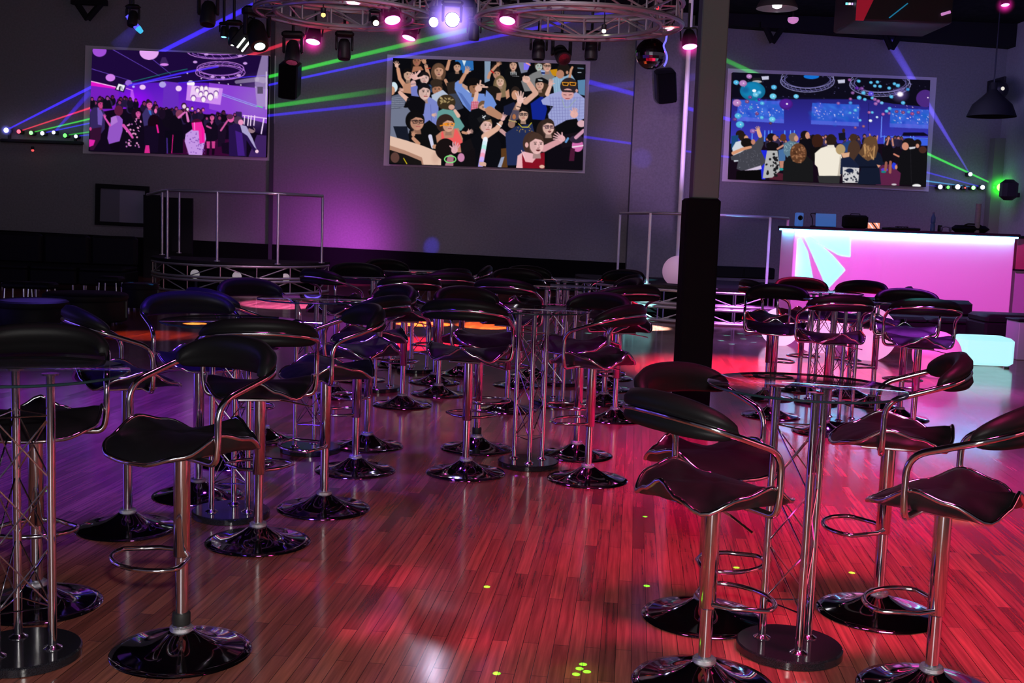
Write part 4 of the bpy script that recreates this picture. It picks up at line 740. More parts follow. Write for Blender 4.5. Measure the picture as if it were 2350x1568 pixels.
# ------------------------------------------------------------------ round truss-faced stages with railings
def circ(c, r, a0, a1, n, z):
    return [Vector((c.x+r*math.cos(a0+(a1-a0)*i/n), c.y+r*math.sin(a0+(a1-a0)*i/n), z)) for i in range(n+1)]
def stage(label, c, r, a0, a1, zd, posts_px, rail_h, tiers, rail_ext=None, post_mat='alu'):
    t = thing('corner_stage', label, 'stage', (c.x, c.y, 0))
    O = Vector((c.x, c.y, 0)); c0 = Vector((0, 0, 0))
    P = circ(c0, r, a0, a1, 40, zd)
    MB().prism([Vector((p.x, p.y, zd-.045)) for p in P], (0, 0, .045)).build('deck', 'black', t, smooth=False)
    h = (zd-.05)/tiers
    for k in range(tiers):
        z0, z1 = .03+k*h, .03+(k+1)*h-.06
        for z in (z0, z1):
            for rr in (r-.03, r-.26):
                MB().tube(circ(c0, rr, a0, a1, 40, z), .026, 8).build('truss_chord', 'alu', t)
        L = MB(); n = max(6, int(r*abs(a1-a0)/.62))
        for rr in (r-.03, r-.26):
            A = circ(c0, rr, a0, a1, n, z0); B_ = circ(c0, rr, a0, a1, n, z1)
            for i in range(n+1):
                L.tube([A[i], B_[i]], .012, 6)
                if i < n: L.tube([A[i], B_[i+1]] if i % 2 else [B_[i], A[i+1]], .012, 6)
        A = circ(c0, r-.03, a0, a1, n, z0); B_ = circ(c0, r-.26, a0, a1, n, z0)
        for i in range(n+1): L.tube([A[i], B_[i]], .012, 6)
        L.build('truss_lattice', 'alu', t)
    MB().prism([Vector((p.x*.90, p.y*.90, 0.01)) for p in P], (0, 0, zd-.06)).build('skirt', 'blackcloth', t, smooth=False)
    pts = []
    for px, py in posts_px:
        q = G(px, py, zd); q = q-O; pts.append(q)
        p_ = MB().tube([Vector((q.x, q.y, zd)), Vector((q.x, q.y, zd+rail_h))], .024, 10).build('railing_post', post_mat, t)
        MB().lathe([(.06, zd), (.06, zd+.012), (.03, zd+.02)], 16, (q.x, q.y, 0)).build('post_foot', 'alu', p_)
    return t, pts
ZD = .62
# left stage
cL = AY(557, 600, 23.0); cL.z = 0
tL, pL = stage('low round stage with aluminium truss front and slim railing, left back', cL, 1.78, R(-178), R(-2), ZD,
   [(384, 593), (498, 600), (637, 607), (738, 604), (372, 585), (411, 581)], 1.30, 2)
rr = [Vector((p.x, p.y, ZD+1.30)) for p in (pL[4], pL[0], pL[1], pL[2], pL[3])]
MB().tube(fillet(rr, .3), .03, 10).build('hand_rail', 'alu', tL)
q = AY(338, 447, 24.4)-Vector((cL.x, cL.y, 0))
MB().tube([q, Vector((pL[4].x, pL[4].y, ZD+1.3))], .03, 10).build('hand_rail', 'alu', tL)
# black partition behind it and the parabolic lamps shining under the deck
a, b = AY(331, 447, 25.4), AY(441, 455, 25.4)
t = thing('partition_panel', 'tall matt black partition panel standing behind the left stage railing', 'panel', (a.x, 25.4, 0))
MB().box(((b.x-a.x)*.16, 0, a.z/2), ((b.x-a.x)*.32, .12, a.z)).build('leaf', 'black', t, smooth=False)
MB().box(((b.x-a.x)*.66, .05, a.z/2-.02), ((b.x-a.x)*.68, .10, a.z-.04)).build('leaf', 'black', t, smooth=False)
M['reflector'] = pbr('lamp_reflector', (.8, .8, .75), .3, .6, bump=1.0, bscale=55, emis=(1, .95, .85), estr=.16)
for k, (px, py, lab) in enumerate(((449, 629, 'left'), (545, 634, 'middle'), (656, 638, 'right'))):
    p = AY(px, py, cL.y-1.5); dx_ = p.x-cL.x; p = AY(px, py, cL.y-math.sqrt(max(.2, 1.60**2-dx_*dx_))-.07)
    t = thing('stage_lamp', 'pale round lamp behind the left stage truss, %s one of three' % lab, 'lamp', (p.x, p.y, 0), 0, 'lamps under the left stage')
    m = Matrix.Rotation(R(90), 3, 'X')
    MB().lathe([(.02, 0), (.06, .012), (.088, .045)], 24, (0, 0, p.z), m).build('reflector', 'reflector', t)
    MB().lathe([(.088, .045), (.092, .05), (.098, .03), (.085, -.10), (.05, -.14)], 24, (0, 0, p.z), m, cap0=False).build('housing', 'fixture', t)
    MB().box((0, .05, p.z/2-.02), (.05, .05, p.z-.04)).build('stand', 'fixture', t, smooth=False)
# right stage
cR = Vector((3.75, 21.05, 0))
tR, pR = stage('low round stage with two-tier aluminium truss front and railing, right back', cR, 2.62, R(-192), R(-8), ZD,
   [(1417, 627), (1485, 652), (1639, 664), (1758, 662), (1799, 655)], 1.18, 2, post_mat='whitetube')
rr = [Vector((p.x, p.y, ZD+1.18)) for p in pR]
MB().tube(fillet(rr, .3), .026, 10).build('hand_rail', 'alu', tR)
# dance pole on the right stage
pp = G(1553, 640, ZD); pp.y = 20.3; pp = AY(1553, 640, 20.3)
top = AY(1582, 104, 20.3)
t = thing('dance_pole', 'tall violet-lit vertical pole rising from the right stage to the lamps', 'pole', (pp.x, 20.3, ZD))
MB().tube([(0, 0, 0), (0, 0, ZC-ZD)], .042, 14).build('tube', 'whitetube', t)
MB().lathe([(.14, 0), (.14, .015), (.06, .03)], 24).build('floor_plate', 'alu', t)
# pale sphere lamp on the deck
def sphere(name, px, py, rpx, Y, m, label, group=None, base='lamp_foot'):
    c = AY(px, py, Y); r = rpx/F*Y*1.01
    t = thing(name, label, 'sphere lamp', (c.x, Y, c.z-r), 0, group)
    prof = [(r*math.sin(R(a)), r-r*math.cos(R(a))) for a in [8]+list(range(14, 180, 7))+[179.5]]
    MB().lathe(prof, 48).build('globe', m, t, ang=60)
    MB().lathe([(r*.16, 0), (r*.2, .004), (r*.2, .02)], 24).build(base, 'fixture', t)
    return t
M['globe_dim'] = pbr('globe_dim', (.7, .6, .68), .5, 0, .3, bump=.02, emis=(.72, .36, .62), estr=.30)
c = AY(1556, 622, 19.4)
sphere('globe_lamp', 1556, 623, 35.5, 19.5, 'globe_dim', 'dull pink sphere lamp resting on the right stage deck beside the column')
a, b = AY(1636, 611, 22.2), AY(1779, 618, 22.2)
t = thing('stage_cabinet', 'long low black cabinet at the back of the right stage deck', 'cabinet', ((a.x+b.x)/2, 22.4, ZD))
w_ = b.x-a.x; h_ = a.z-ZD
MB().bbox((0, 0, h_/2), (w_, .4, h_), .02).build('carcass', 'leather', t)
for k in (-1, 1): MB().bbox((k*w_*.245, -.205, h_/2), (w_*.47, .02, h_*.86), .006).build('door', 'leather', t)

# ------------------------------------------------------------------ DJ booth
YB = 17.6
TL_, TR_ = AY(1824, 524, YB), AY(2331, 541, YB)
zb_ = (TL_.z+TR_.z)/2
booth = thing('dj_booth', 'wide pink-lit booth with a cyan-lit top edge on the right', 'booth', ((TL_.x+TR_.x)/2, YB, 0))
bw = TR_.x-TL_.x
M['cyanled'] = glow('cyan_led', (.12, .52, 1.0), 42.0)
M['booth_panel'] = pbr('booth_panel', (.78, .78, .80), .55, 0, .3, bump=.02, emis=(.85, .05, .62), estr=.16)  # pink lamp light on the white panel partly put in as emission
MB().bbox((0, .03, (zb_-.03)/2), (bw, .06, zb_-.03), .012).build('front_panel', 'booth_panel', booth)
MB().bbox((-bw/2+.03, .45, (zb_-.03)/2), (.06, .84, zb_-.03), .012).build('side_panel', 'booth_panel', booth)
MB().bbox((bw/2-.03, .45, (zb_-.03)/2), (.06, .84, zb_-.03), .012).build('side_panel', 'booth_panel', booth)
MB().bbox((0, .43, zb_+.005), (bw+.10, 1.0, .045), .008).build('counter', 'leather', booth)
MB().box((0, -.040, zb_-.030), (bw+.04, .028, .02)).build('led_strip', 'cyanled', booth, smooth=False)
MB().box((-bw/2-.035, .4, zb_-.030), (.028, .8, .02)).build('led_strip', 'cyanled', booth, smooth=False)
# return cabinet right of it
a = AY(2336, 545, 17.75)
t = thing('return_cabinet', 'dark-topped reddish side cabinet at the right end of the pink booth', 'cabinet', (a.x+.55, 18.05, 0))
z1 = AY(2336, 547, 17.7).z; z0 = AY(2336, 620, 17.7).z
MB().bbox((0, 0, (z0+z1)/2), (1.1, .6, z1-z0), .01).build('upper_box', pbr('red_panel', (.35, .07, .12), .6, 0, .3, bump=.05), t)
MB().bbox((.1, 0, z0/2), (1.3, .56, z0), .01).build('plinth', pbr('mauve_plinth', (.45, .35, .5), .7, 0, .2, bump=.05), t)
MB().bbox((0, 0, z1+.02), (1.16, .66, .04), .008).build('top', 'leather', t)
MB().bbox((.05, -.03, z0), (1.25, .66, .025), .006).build('ledge', 'leather', t)
# gear on the counter
def onb(px, py, dy=.3): return AY(px, py, YB+dy)
zc_ = zb_+.028
def gear(name, label, cat, x0, x1, ytop, dy, depth, m, shape='box', extra=None):
    a = AY(x0, ytop, YB+dy); b = AY(x1, ytop, YB+dy); w_ = b.x-a.x; h_ = max(.03, a.z-zc_)
    t = thing(name, label, cat, ((a.x+b.x)/2, YB+dy, zc_))
    return t, w_, h_
M['bluelit'] = pbr('blue_lit_lid', (.25, .35, .5), .45, 0, .4, bump=.02, emis=(.02, .16, .62), estr=.45)  # blue light falling on lid and speaker put in as emission
t, w_, h_ = gear('laptop', 'open laptop on the booth with its lid lit bright blue', 'laptop', 1875, 1922, 491, .25, .3, None)
MB().bbox((0, .06, h_/2+.01), (w_, .014, h_), .004, rot=Euler((R(-10), 0, 0))).build('lid', 'bluelit', t)
MB().bbox((0, .20, .012), (w_, .26, .02), .004).build('keyboard_deck', 'fixture', t)
t, w_, h_ = gear('studio_speaker', 'slim blue-lit speaker at the left end of the booth top', 'speaker', 1829, 1844, 488, .3, .2, None)
MB().bbox((0, .05, h_/2), (w_, .16, h_), .012).build('cabinet', 'bluelit', t)
MB().lathe([(.02, 0), (.035, .006), (.04, 0)], 16, (0, -.031, h_*.62), Matrix.Rotation(R(90), 3, 'X')).build('driver', 'fixture', t)
t, w_, h_ = gear('desk_lamp', 'thin bent gooseneck lamp between speaker and laptop on the booth', 'lamp', 1853, 1873, 489, .35, .1, None)
MB().tube(fillet([(.02, 0, 0), (.02, 0, h_*.6), (-.03, 0, h_*.98), (.06, 0, h_)], .06), .008, 8).build('gooseneck', 'fixture', t)
MB().lathe([(.035, 0), (.035, .015), (.012, .02)], 16, (.02, 0, 0)).build('foot', 'fixture', t)
MB().tube([(.05, 0, h_), (.10, 0, h_-.03)], [.014, .024], 10).build('shade', 'fixture', t)
t, w_, h_ = gear('equipment_case', 'black equipment case standing on the booth beside the tablet', 'case', 1940, 1993, 493, .3, .3, None)
MB().bbox((0, .08, h_/2), (w_, .24, h_), .03).build('body', 'black', t)
MB().tube(fillet([(-w_*.2, .08, h_-.005), (-w_*.2, .08, h_+.02), (w_*.2, .08, h_+.02), (w_*.2, .08, h_-.005)], .02), .007, 8).build('handle', 'fixture', t)
t, w_, h_ = gear('tablet', 'small tablet on the booth showing orange and white diagonal stripes', 'tablet', 1991, 2021, 510, .1, .1, None)
MB().bbox((0, .012, h_/2), (w_, .014, h_), .004).build('body', 'fixture', t)
M['tab_o'] = glow('tablet_orange', s2l((250, 150, 120)), 1.0); M['tab_w'] = glow('tablet_white', s2l((255, 235, 240)), 1.0); M['tab_d'] = glow('tablet_dark', s2l((40, 25, 40)), 1.0)
def loc2(u, v, y=.004): return Vector((-w_*.46+u*w_*.92, y, h_*.06+v*h_*.88))
sc_o = MB().quad(loc2(0, 0), loc2(1, 0), loc2(1, 1), loc2(0, 1)).build('screen', 'tab_o', t, smooth=False)
for k, (u0, wd, mm) in enumerate(((-.05, .16, 'tab_w'), (.28, .13, 'tab_d'), (.60, .16, 'tab_w'))):
    MB().quad(loc2(min(1, max(0, u0+.42)), 0, .002), loc2(min(1, u0+.42+wd), 0, .002), loc2(min(1, max(0, u0+wd)), 1, .002), loc2(max(0, u0), 1, .002)).build('stripe', mm, sc_o, smooth=False)
M['violetlit'] = pbr('violet_plastic', (.20, .16, .32), .4, 0, .4, bump=.05)
t, w_, h_ = gear('mixing_desk', 'low dark mixing desk with pale faders on the booth top', 'mixer', 2036, 2110, 518, .25, .3, None)
MB().bbox((0, .1, h_*.3), (w_, .34, h_*.6), .01).build('body', 'fixture', t)
for k in range(9): MB().box((-w_*.4+k*w_*.1, .0+.02*(k % 3), h_*.62), (.02, .035, h_*.25)).build('fader', 'violetlit', t, smooth=False)
MB().bbox((w_*.1, .22, h_*.72), (w_*.36, .10, h_*.5), .006).build('deck_unit', 'fixture', t)
t, w_, h_ = gear('water_bottle', 'upright blue-tinted bottle on the booth right of the mixer', 'bottle', 2138, 2148, 487, .3, .1, None)
MB().lathe([(.034, 0), (.036, .01), (.036, h_*.34), (.024, h_*.40), (.036, h_*.46), (.036, h_*.72), (.014, h_*.88), (.014, h_*.93)], 20).build('body', pbr('bottle_blue', (.10, .18, .5), .2, 0, .5, bump=.02), t)
MB().lathe([(.016, h_*.93), (.016, h_)], 16).build('cap', 'violetlit', t)
t, w_, h_ = gear('drink_can', 'short dark can beside the bottle on the booth top', 'can', 2152, 2163, 517, .3, .1, None)
MB().lathe([(.028, 0), (.034, .008), (.034, h_-.01), (.028, h_)], 20).build('body', 'fixture', t)
MB().lathe([(.026, h_), (.024, h_+.003)], 20).build('lid', 'alu', t)
t, w_, h_ = gear('headphones', 'violet headphones lying on the booth right of the bottle', 'headphones', 2164, 2180, 521, .25, .1, None)
MB().tube(arc((0, 0, 0), .07, 0, math.pi, 14) and [Vector((.07*math.cos(a), .02, .03+.045*math.sin(a))) for a in [math.pi*i/14 for i in range(15)]], .008, 8).build('band', 'violetlit', t)
for k in (-1, 1): MB().lathe([(.03, -.014), (.036, -.008), (.036, .008), (.03, .014)], 16, (k*.07, .02, .037), Matrix.Rotation(R(90), 3, 'Y')).build('ear_cup', 'violetlit', t)
t, w_, h_ = gear('equipment_bag', 'soft black bag slumped on the right half of the booth top', 'bag', 2188, 2266, 513, .4, .2, None)
MB().bbox((0, .0, h_*.42), (w_, .3, h_*.84), .05).build('body', 'black', t)
MB().tube(fillet([(-w_*.25, -.1, h_*.8), (-w_*.15, -.1, h_*1.0), (w_*.15, -.1, h_*.98), (w_*.25, -.1, h_*.8)], .05), .012, 8).build('strap', 'black', t)
t, w_, h_ = gear('cup_stack', 'tall stack of clear plastic cups at the right end of the booth', 'cup stack', 2240, 2253, 467, .3, .1, None)
prof = []
for k in range(22):
    z_ = h_*k/22; prof += [(.038, z_), (.044, z_+h_/22*.7), (.044, z_+h_/22*.85)]
MB().lathe(prof, 20).build('cups', pbr('cup_plastic', (.42, .38, .46), .25, 0, .5, bump=.02), t)

# ------------------------------------------------------------------ glowing spheres and block, lounge furniture on the right
def gmat(name, c, e): return pbr(name, (.8, .75, .8), .5, 0, .3, bump=.02, emis=c, estr=e)
M['globe1'] = gmat('globe_pale', (1.0, .55, 1.0), 1.05); M['globe2'] = gmat('globe_pink', (1.0, .40, .85), 1.0); M['globe3'] = gmat('globe_rose', (1.0, .34, .80), .85); M['globe4'] = gmat('globe_magenta', (.92, .10, .58), .72)
GR = 'glowing spheres on the floor'
def fsphere(px, pyb, rpx, m, lab):
    p = G(px, pyb-3); Y = p.y; sphere('globe_lamp', px, pyb-rpx, rpx, Y, m, lab, GR)
fsphere(1790, 795, 44, 'globe1', 'glowing near-white sphere lamp, leftmost on the floor before the pink booth')
fsphere(1878, 812, 56, 'globe2', 'large glowing pale pink sphere lamp behind the poles of the sphere group tables')
fsphere(1994, 829, 62, 'globe3', 'large glowing rose sphere lamp with its right side clear of the stools')
fsphere(2150, 868, 54, 'globe4', 'glowing deep magenta sphere lamp behind the right-hand stools')
p = G(2272, 846); a, b = G(2219, 843), G(2331, 847); w_ = (b-a).length
h_ = AY(2275, 777, p.y+.0).z
t = thing('glow_cube', 'glowing white-cyan block seat with rounded edges on the floor at right', 'light block', (p.x, p.y+.26, 0), R(-3))
M['cubeglow'] = gmat('cube_glow', (.42, .95, 1.0), .95)
MB().bbox((0, 0, h_/2+.015), (w_, .5, h_-.03), .035).build('body', 'cubeglow', t)
for x in (-1, 1):
    for y in (-1, 1): MB().lathe([(.03, 0), (.03, .02)], 12, (x*w_*.4, y*.18, 0)).build('foot', 'fixture', t)
def sofa(name, label, x, y, w_, d_, rz, hs=.42, hb=.0, arms=False, group=None, legs=True):
    t = thing(name, label, 'sofa' if hb else 'bench', (x, y, 0), rz, group)
    MB().bbox((0, 0, hs*.55), (w_, d_, hs*.62), .03).build('seat_frame', 'leather', t)
    n = max(1, round(w_/.75))
    for k in range(n): MB().bbox((-w_/2+w_/n*(k+.5), -.01, hs*.93), (w_/n-.012, d_-.02, hs*.26), .04).build('seat_cushion', 'leather', t)
    if hb: MB().bbox((0, d_/2-.09, (hs+hb)/2+.05), (w_, .18, hb-hs+.1), .05).build('backrest', 'leather', t)
    for x_ in (-1, 1):
        for y_ in (-1, 1): MB().lathe([(.018, 0), (.022, hs*.24)], 10, (x_*(w_/2-.08), y_*(d_/2-.08), 0)).build('leg', 'alu', t)
    return t
a, b = AY(1985, 712, 16.6), AY(2252, 722, 16.6)
sofa('lounge_sofa', 'long black sofa in front of the pink booth, behind the right-hand stools', (a.x+b.x)/2, 16.7, b.x-a.x, .75, 0, .40, .55)
a, b = AY(2246, 724, 15.9), AY(2352, 730, 15.9)
t = sofa('lounge_cube', 'tall black box seat with violet-lit top edge, behind the glowing block', (a.x+b.x)/2+.1, 16.0, b.x-a.x+.2, .7, 0, a.z, 0)
a = AY(2325, 735, 15.2)
t = thing('side_table', 'pale violet block table behind the glowing block at the right edge', 'table', (a.x+.35, 15.2, 0))
MB().bbox((0, 0, a.z/2), (.7, .4, a.z), .01).build('body', pbr('violet_block', (.5, .42, .62), .6, 0, .3, bump=.03), t)
MB().bbox((0, 0, a.z+.01), (.74, .44, .03), .01).build('top', 'leather', t)

# ------------------------------------------------------------------ dark lounge on the left
def drum(label, px, py, rpx, hz, Y=None):
    d = G(px, py, hz); r = rpx/F*d.y
    t = thing('round_ottoman', label, 'ottoman', (d.x, d.y, 0), 0, 'round black ottomans')
    MB().lathe([(r*.97, .05), (r, .07), (r, hz-.10), (r*.985, hz-.09)], 48).build('side', 'leather', t)
    MB().lathe([(r*.99, hz-.088), (r*1.02, hz-.06), (r*1.01, hz-.02), (r*.95, hz)], 48).build('cushion', 'leather', t)
    for a in (45, 135, 225, 315): MB().lathe([(.02, 0), (.025, .06)], 10, (r*.7*math.cos(R(a)), r*.7*math.sin(R(a)), 0)).build('leg', 'alu', t)
    MB().tube([(r*1.005, 0, .10), (r*1.005, 0, hz-.10)], .012, 6).build('seam_strip', 'column', t)
drum('round black ottoman at the left edge with a violet rim, behind the left glass table', 75, 688, 78, .42)
drum('round black ottoman with a paler side, right of the one at the left edge', 197, 672, 92, .42)
drum('small round black ottoman with cyan light spots on top, before the left stage', 322, 650, 40, .42)
for k, (px, py, w_, lab) in enumerate(((30, 640, .86, 'black banquette sofa nearest the left edge, in the dark corner'), (140, 640, .86, 'black banquette sofa in the middle of the dark left row'), (250, 640, .86, 'black banquette sofa next to the left stage in the dark row'))):
    p = AY(px, py, 21.3)
    sofa('banquette_sofa', lab, p.x, 21.3, w_, .8, 0, .44, .92, group='black banquettes on the left')
for k, (px, py) in enumerate(((42, 676), (96, 676), (254, 655))):
    d = AY(px, py, 15.8 if k < 2 else 17.6)
    t = thing('low_stool', ('low black stool with thin bright legs behind the left-edge ottoman, left one', 'low black stool with thin bright legs behind the left-edge ottoman, right one', 'low black stool with thin bright legs behind the second ottoman')[k], 'stool', (d.x, d.y, 0), 0, 'low dark lounge stools')
    MB().bbox((0, 0, .46), (.36, .36, .09), .03).build('seat', 'leather', t)
    for x_ in (-1, 1):
        for y_ in (-1, 1): MB().tube([(x_*.13, y_*.13, .42), (x_*.15, y_*.15, 0)], .010, 8).build('leg', 'alu', t)
# ------------------------------------------------------------------ screens on the back wall
SCR = [
 ('screen_left', [(212, 112), (617, 128), (610, 361), (203, 347)], [(196, 104), (633, 128), (626, 369), (190, 352)], 'wide framed wall screen showing a purple-lit crowd, left'),
 ('screen_centre', [(902, 133), (1344, 148), (1337, 390), (893, 376)], [(889, 125), (1355, 141), (1342, 398), (880, 380)], 'wide framed wall screen showing teenagers with raised hands, centre'),
 ('screen_right', [(1682, 166), (2135, 184), (2125, 429), (1673, 411)], [(1671, 157), (2150, 178), (2131, 440), (1657, 416)], 'wide framed wall screen showing balloons above a party crowd, right')]
def screen_mat():
    m, nt, out = mat('screen_picture')
    a = N(nt, 'ShaderNodeAttribute', attribute_name='Col'); e = N(nt, 'ShaderNodeEmission'); e.inputs[1].default_value = 1.0
    nt.links.new(a.outputs['Color'], e.inputs[0]); nt.links.new(e.outputs[0], out.inputs[0]); return m
M['picture'] = screen_mat()
YS, YF = 25.80, 25.97
def lin(a): return np.where(a <= 0.04045, a/12.92, ((a+0.055)/1.055)**2.4)
def picture_mesh(name, q, art, parent, o):
    # art: (h, w, 3) sRGB floats covering the bounding box of q, one texel row per pixel row
    x0, y0 = min(p[0] for p in q), min(p[1] for p in q); x1, y1 = max(p[0] for p in q), max(p[1] for p in q)
    nx, ny = int((q[1][0]-q[0][0])/1.1), int((q[3][1]-q[0][1])/1.1)
    vs = []; cols = np.zeros(((nx+1)*(ny+1), 4), np.float32); cols[:, 3] = 1
    hh, ww = art.shape[:2]; k = 0
    for j in range(ny+1):
        v = j/ny
        for i in range(nx+1):
            u = i/nx
            px = (1-u)*(1-v)*q[0][0]+u*(1-v)*q[1][0]+u*v*q[2][0]+(1-u)*v*q[3][0]
            py = (1-u)*(1-v)*q[0][1]+u*(1-v)*q[1][1]+u*v*q[2][1]+(1-u)*v*q[3][1]
            vs.append(AY(px, py, YS)-o)
            ax = min(ww-1, max(0, (px-x0)/(x1-x0)*(ww-1))); ay = min(hh-1, max(0, (py-y0)/(y1-y0)*(hh-1)))
            ix, iy = int(ax), int(ay); fx, fy = ax-ix, ay-iy; ix1, iy1 = min(ww-1, ix+1), min(hh-1, iy+1)
            cols[k, :3] = (art[iy, ix]*(1-fx)+art[iy, ix1]*fx)*(1-fy)+(art[iy1, ix]*(1-fx)+art[iy1, ix1]*fx)*fy; k += 1
    cols[:, :3] = lin(np.clip(cols[:, :3], 0, 1))
    fs = [(j*(nx+1)+i, (j+1)*(nx+1)+i, (j+1)*(nx+1)+i+1, j*(nx+1)+i+1) for j in range(ny) for i in range(nx)]
    me = bpy.data.meshes.new(name); me.from_pydata([tuple(v) for v in vs], [], fs)
    ca = me.color_attributes.new('Col', 'FLOAT_COLOR', 'POINT'); ca.data.foreach_set('color', cols.ravel())
    me.materials.append(M['picture']); ob = bpy.data.objects.new(name, me); C.objects.link(ob); ob.parent = parent; return ob
for k, (nm, q, fr, lab) in enumerate(SCR):
    cpx = (sum(p[0] for p in q)/4, sum(p[1] for p in q)/4); o = AY(*cpx, YF)
    t = thing('wall_screen', lab, 'screen', o)
    f = MB()
    for a in range(4):
        b = (a+1) % 4
        f.prism([AY(*fr[a], YF)-o, AY(*fr[b], YF)-o, AY(*q[b], YF)-o, AY(*q[a], YF)-o], (0, .05, 0))
    f.build('border', 'frame', t, smooth=False)
    f = MB(); f.prism([AY(*p, YS+.012)-o for p in q], (0, .16, 0)); f.build('panel_body', 'black', t, smooth=False)
    picture_mesh('picture', q, ART[k], t, o)

# ------------------------------------------------------------------ circular trusses under the ceiling
def ring(label, cx_px, Yc, r, z0, hh, sect):
    c = AY(cx_px, 0, Yc); t = thing('ring_truss', label, 'truss', (c.x, Yc, z0))
    for rr in (r, r-sect):
        for z in (0, hh): MB().tube([Vector((rr*math.cos(R(a)), rr*math.sin(R(a)), z)) for a in range(0, 360, 6)], .030, 8, closed=True).build('chord', 'alu', t)
    L = MB(); n = 13
    for i in range(n):
        a0, a1 = 2*math.pi*i/n, 2*math.pi*(i+1)/n
        e = lambda rr, a, z: Vector((rr*math.cos(a), rr*math.sin(a), z))
        for rr in (r, r-sect):
            L.tube([e(rr, a0, 0), e(rr, a0, hh)], .014, 6); L.tube([e(rr, a0, 0 if i % 2 else hh), e(rr, a1, hh if i % 2 else 0)], .014, 6)
        for z in (0, hh):
            L.tube([e(r, a0, z), e(r-sect, a0, z)], .011, 6); L.tube([e(r, a0, z), e(r-sect, a1, z)], .009, 6)
    L.build('lattice', 'alu', t)
    for a in (45, 165, 285):
        x, y = (r-sect/2)*math.cos(R(a)), (r-sect/2)*math.sin(R(a))
        MB().tube([(x, y, hh), (x, y, ZC-z0)], .008, 6).build('hanging_cable', 'fixture', t)
    return t
ring('circular aluminium lighting truss hanging left of centre', 792, 15.2, 1.16, 4.20, .24, .26)
ring('circular aluminium lighting truss hanging right of centre, behind the bright lamps', 1330, 14.9, 1.32, 4.15, .26, .28)

# ------------------------------------------------------------------ lamps, moving heads, speakers
def par(px, py, Y, wpx, col, label, tiltx=14, tilty=0, strength=9, hang=None):
    p = AY(px, py, Y); r = wpx/2/F*Y
    t = thing('par_lamp', label, 'stage lamp', p, 0, 'ceiling par lamps')
    m = Euler((R(-tiltx-4), R(tilty), 0)).to_matrix()
    MB().lathe([(r*1.02, .0), (r*1.08, .01), (r*1.05, .10), (r*.75, .22), (r*.45, .27)], 28, (0, 0, 0), m, cap0=False).build('body', 'fixture', t)
    MB().lathe([(r*.98, .004), (r*.9, .001), (.01, .0)], 28, (0, 0, 0), m, cap1=False).build('lens', glow('lens_'+str(px), col, strength), t)
    top = (hang or 4.9)-p.z
    MB().tube(fillet([m @ Vector((-r*1.15, 0, .10)), m @ Vector((-r*1.15, 0, .30)), m @ Vector((r*1.15, 0, .30)), m @ Vector((r*1.15, 0, .10))], .05), .012, 6).build('yoke', 'fixture', t)
    q = m @ Vector((0, 0, .30)); MB().tube([q, Vector((q.x, q.y, max(top, q.z+.1)))], .018, 8).build('hanger', 'fixture', t)
    return t
MAG = (1.0, .12, .55)
par(901, 47, 14.6, 36, MAG, 'magenta-white par lamp on the left ring truss, largest of the pink ones', 20, -12, 9)
par(718, 97, 16.4, 32, MAG, 'magenta-white par lamp hanging between the left and centre screens', 14, 4, 9)
par(938, 88, 16.2, 31, MAG, 'tilted pink par lamp just above the centre screen corner', 10, 14, 8)
par(1164, 48, 14.3, 36, MAG, 'magenta-white par lamp at the left end of the right ring truss', 18, 6, 9)
par(1583, 108, 17.2, 33, MAG, 'pink par lamp beside the column at the top of the tall pole', 12, -4, 9)
par(1535, 68, 16.2, 16, MAG, 'small pink par lamp left of the column, higher than its neighbour', 12, 6, 7)
par(2307, 12, 14.0, 18, MAG, 'small magenta par lamp in the top right corner', 12, 0, 7)
def mhead(px, py, Y, s, yaw, pitch, label, lens=None, ls=4, hang=None, lens_r=.8, name='moving_head_light'):
    p = AY(px, py, Y); t = thing(name, label, 'moving head', p, R(yaw), 'moving head lights')
    m = Euler((R(-pitch), 0, 0)).to_matrix()
    MB().lathe([(s*.50, -s*.9), (s*.56, -s*.7), (s*.52, 0), (s*.50, s*.5), (s*.34, s*.78)], 20, (0, 0, 0), m).build('head', 'fixture', t)
    MB().lathe([(s*.50*lens_r, -s*.915), (.004, -s*.93)], 20, (0, 0, 0), m, cap0=False, cap1=False).build('lens', glow('mh_lens', lens, ls) if lens else 'granite', t)
    for x in (-1, 1): MB().bbox((x*s*.66, 0, s*.45), (s*.2, s*.42, s*1.2), .02).build('yoke_arm', 'fixture', t)
    MB().bbox((0, 0, s*1.2), (s*1.6, s*.9, s*.5), .03).build('base_box', 'fixture', t)
    MB().tube([(0, 0, s*1.4), (0, 0, max(s*1.7, (hang or 4.95)-p.z))], .02, 8).build('hanger', 'fixture', t)
    return t
WH = (.80, .85, 1.0)
mhead(1037, 46, 13.6, .16, 6, 82, 'dazzling white-blue moving head between the two ring trusses', (.85, .75, 1.0), 60, lens_r=1.0)
mhead(1002, 50, 14.4, .13, -14, 78, 'second bright white lamp just left of the dazzling one', (.85, .85, 1.0), 14, lens_r=.9)
mhead(590, 78, 15.5, .24, 30, 35, 'large dark moving head with white slits of light, upper left of the left ring', (.75, .95, 1.0), 3.0, lens_r=.6)
mhead(537, 82, 16.5, .15, 0, 4, 'dark moving head with a small white lens above the left screen', (.95, 1.0, .95), 6, lens_r=.55)
mhead(514, 72, 16.5, .09, 0, 8, 'tiny lamp with a cyan glow above the left screen', (.10, .6, 1.0), 6)
mhead(790, 112, 16.6, .17, 10, 10, 'dark unlit moving head below the left ring truss')
mhead(672, 118, 16.2, .19, 0, 20, 'dark unlit moving head over the upper right corner of the left screen')
mhead(1088, 72, 16.5, .14, 0, 0, 'small dark unlit lamp left of the right ring truss')
mhead(1236, 112, 16.4, .17, 0, 5, 'dark unlit moving head below the right ring truss, left of three')
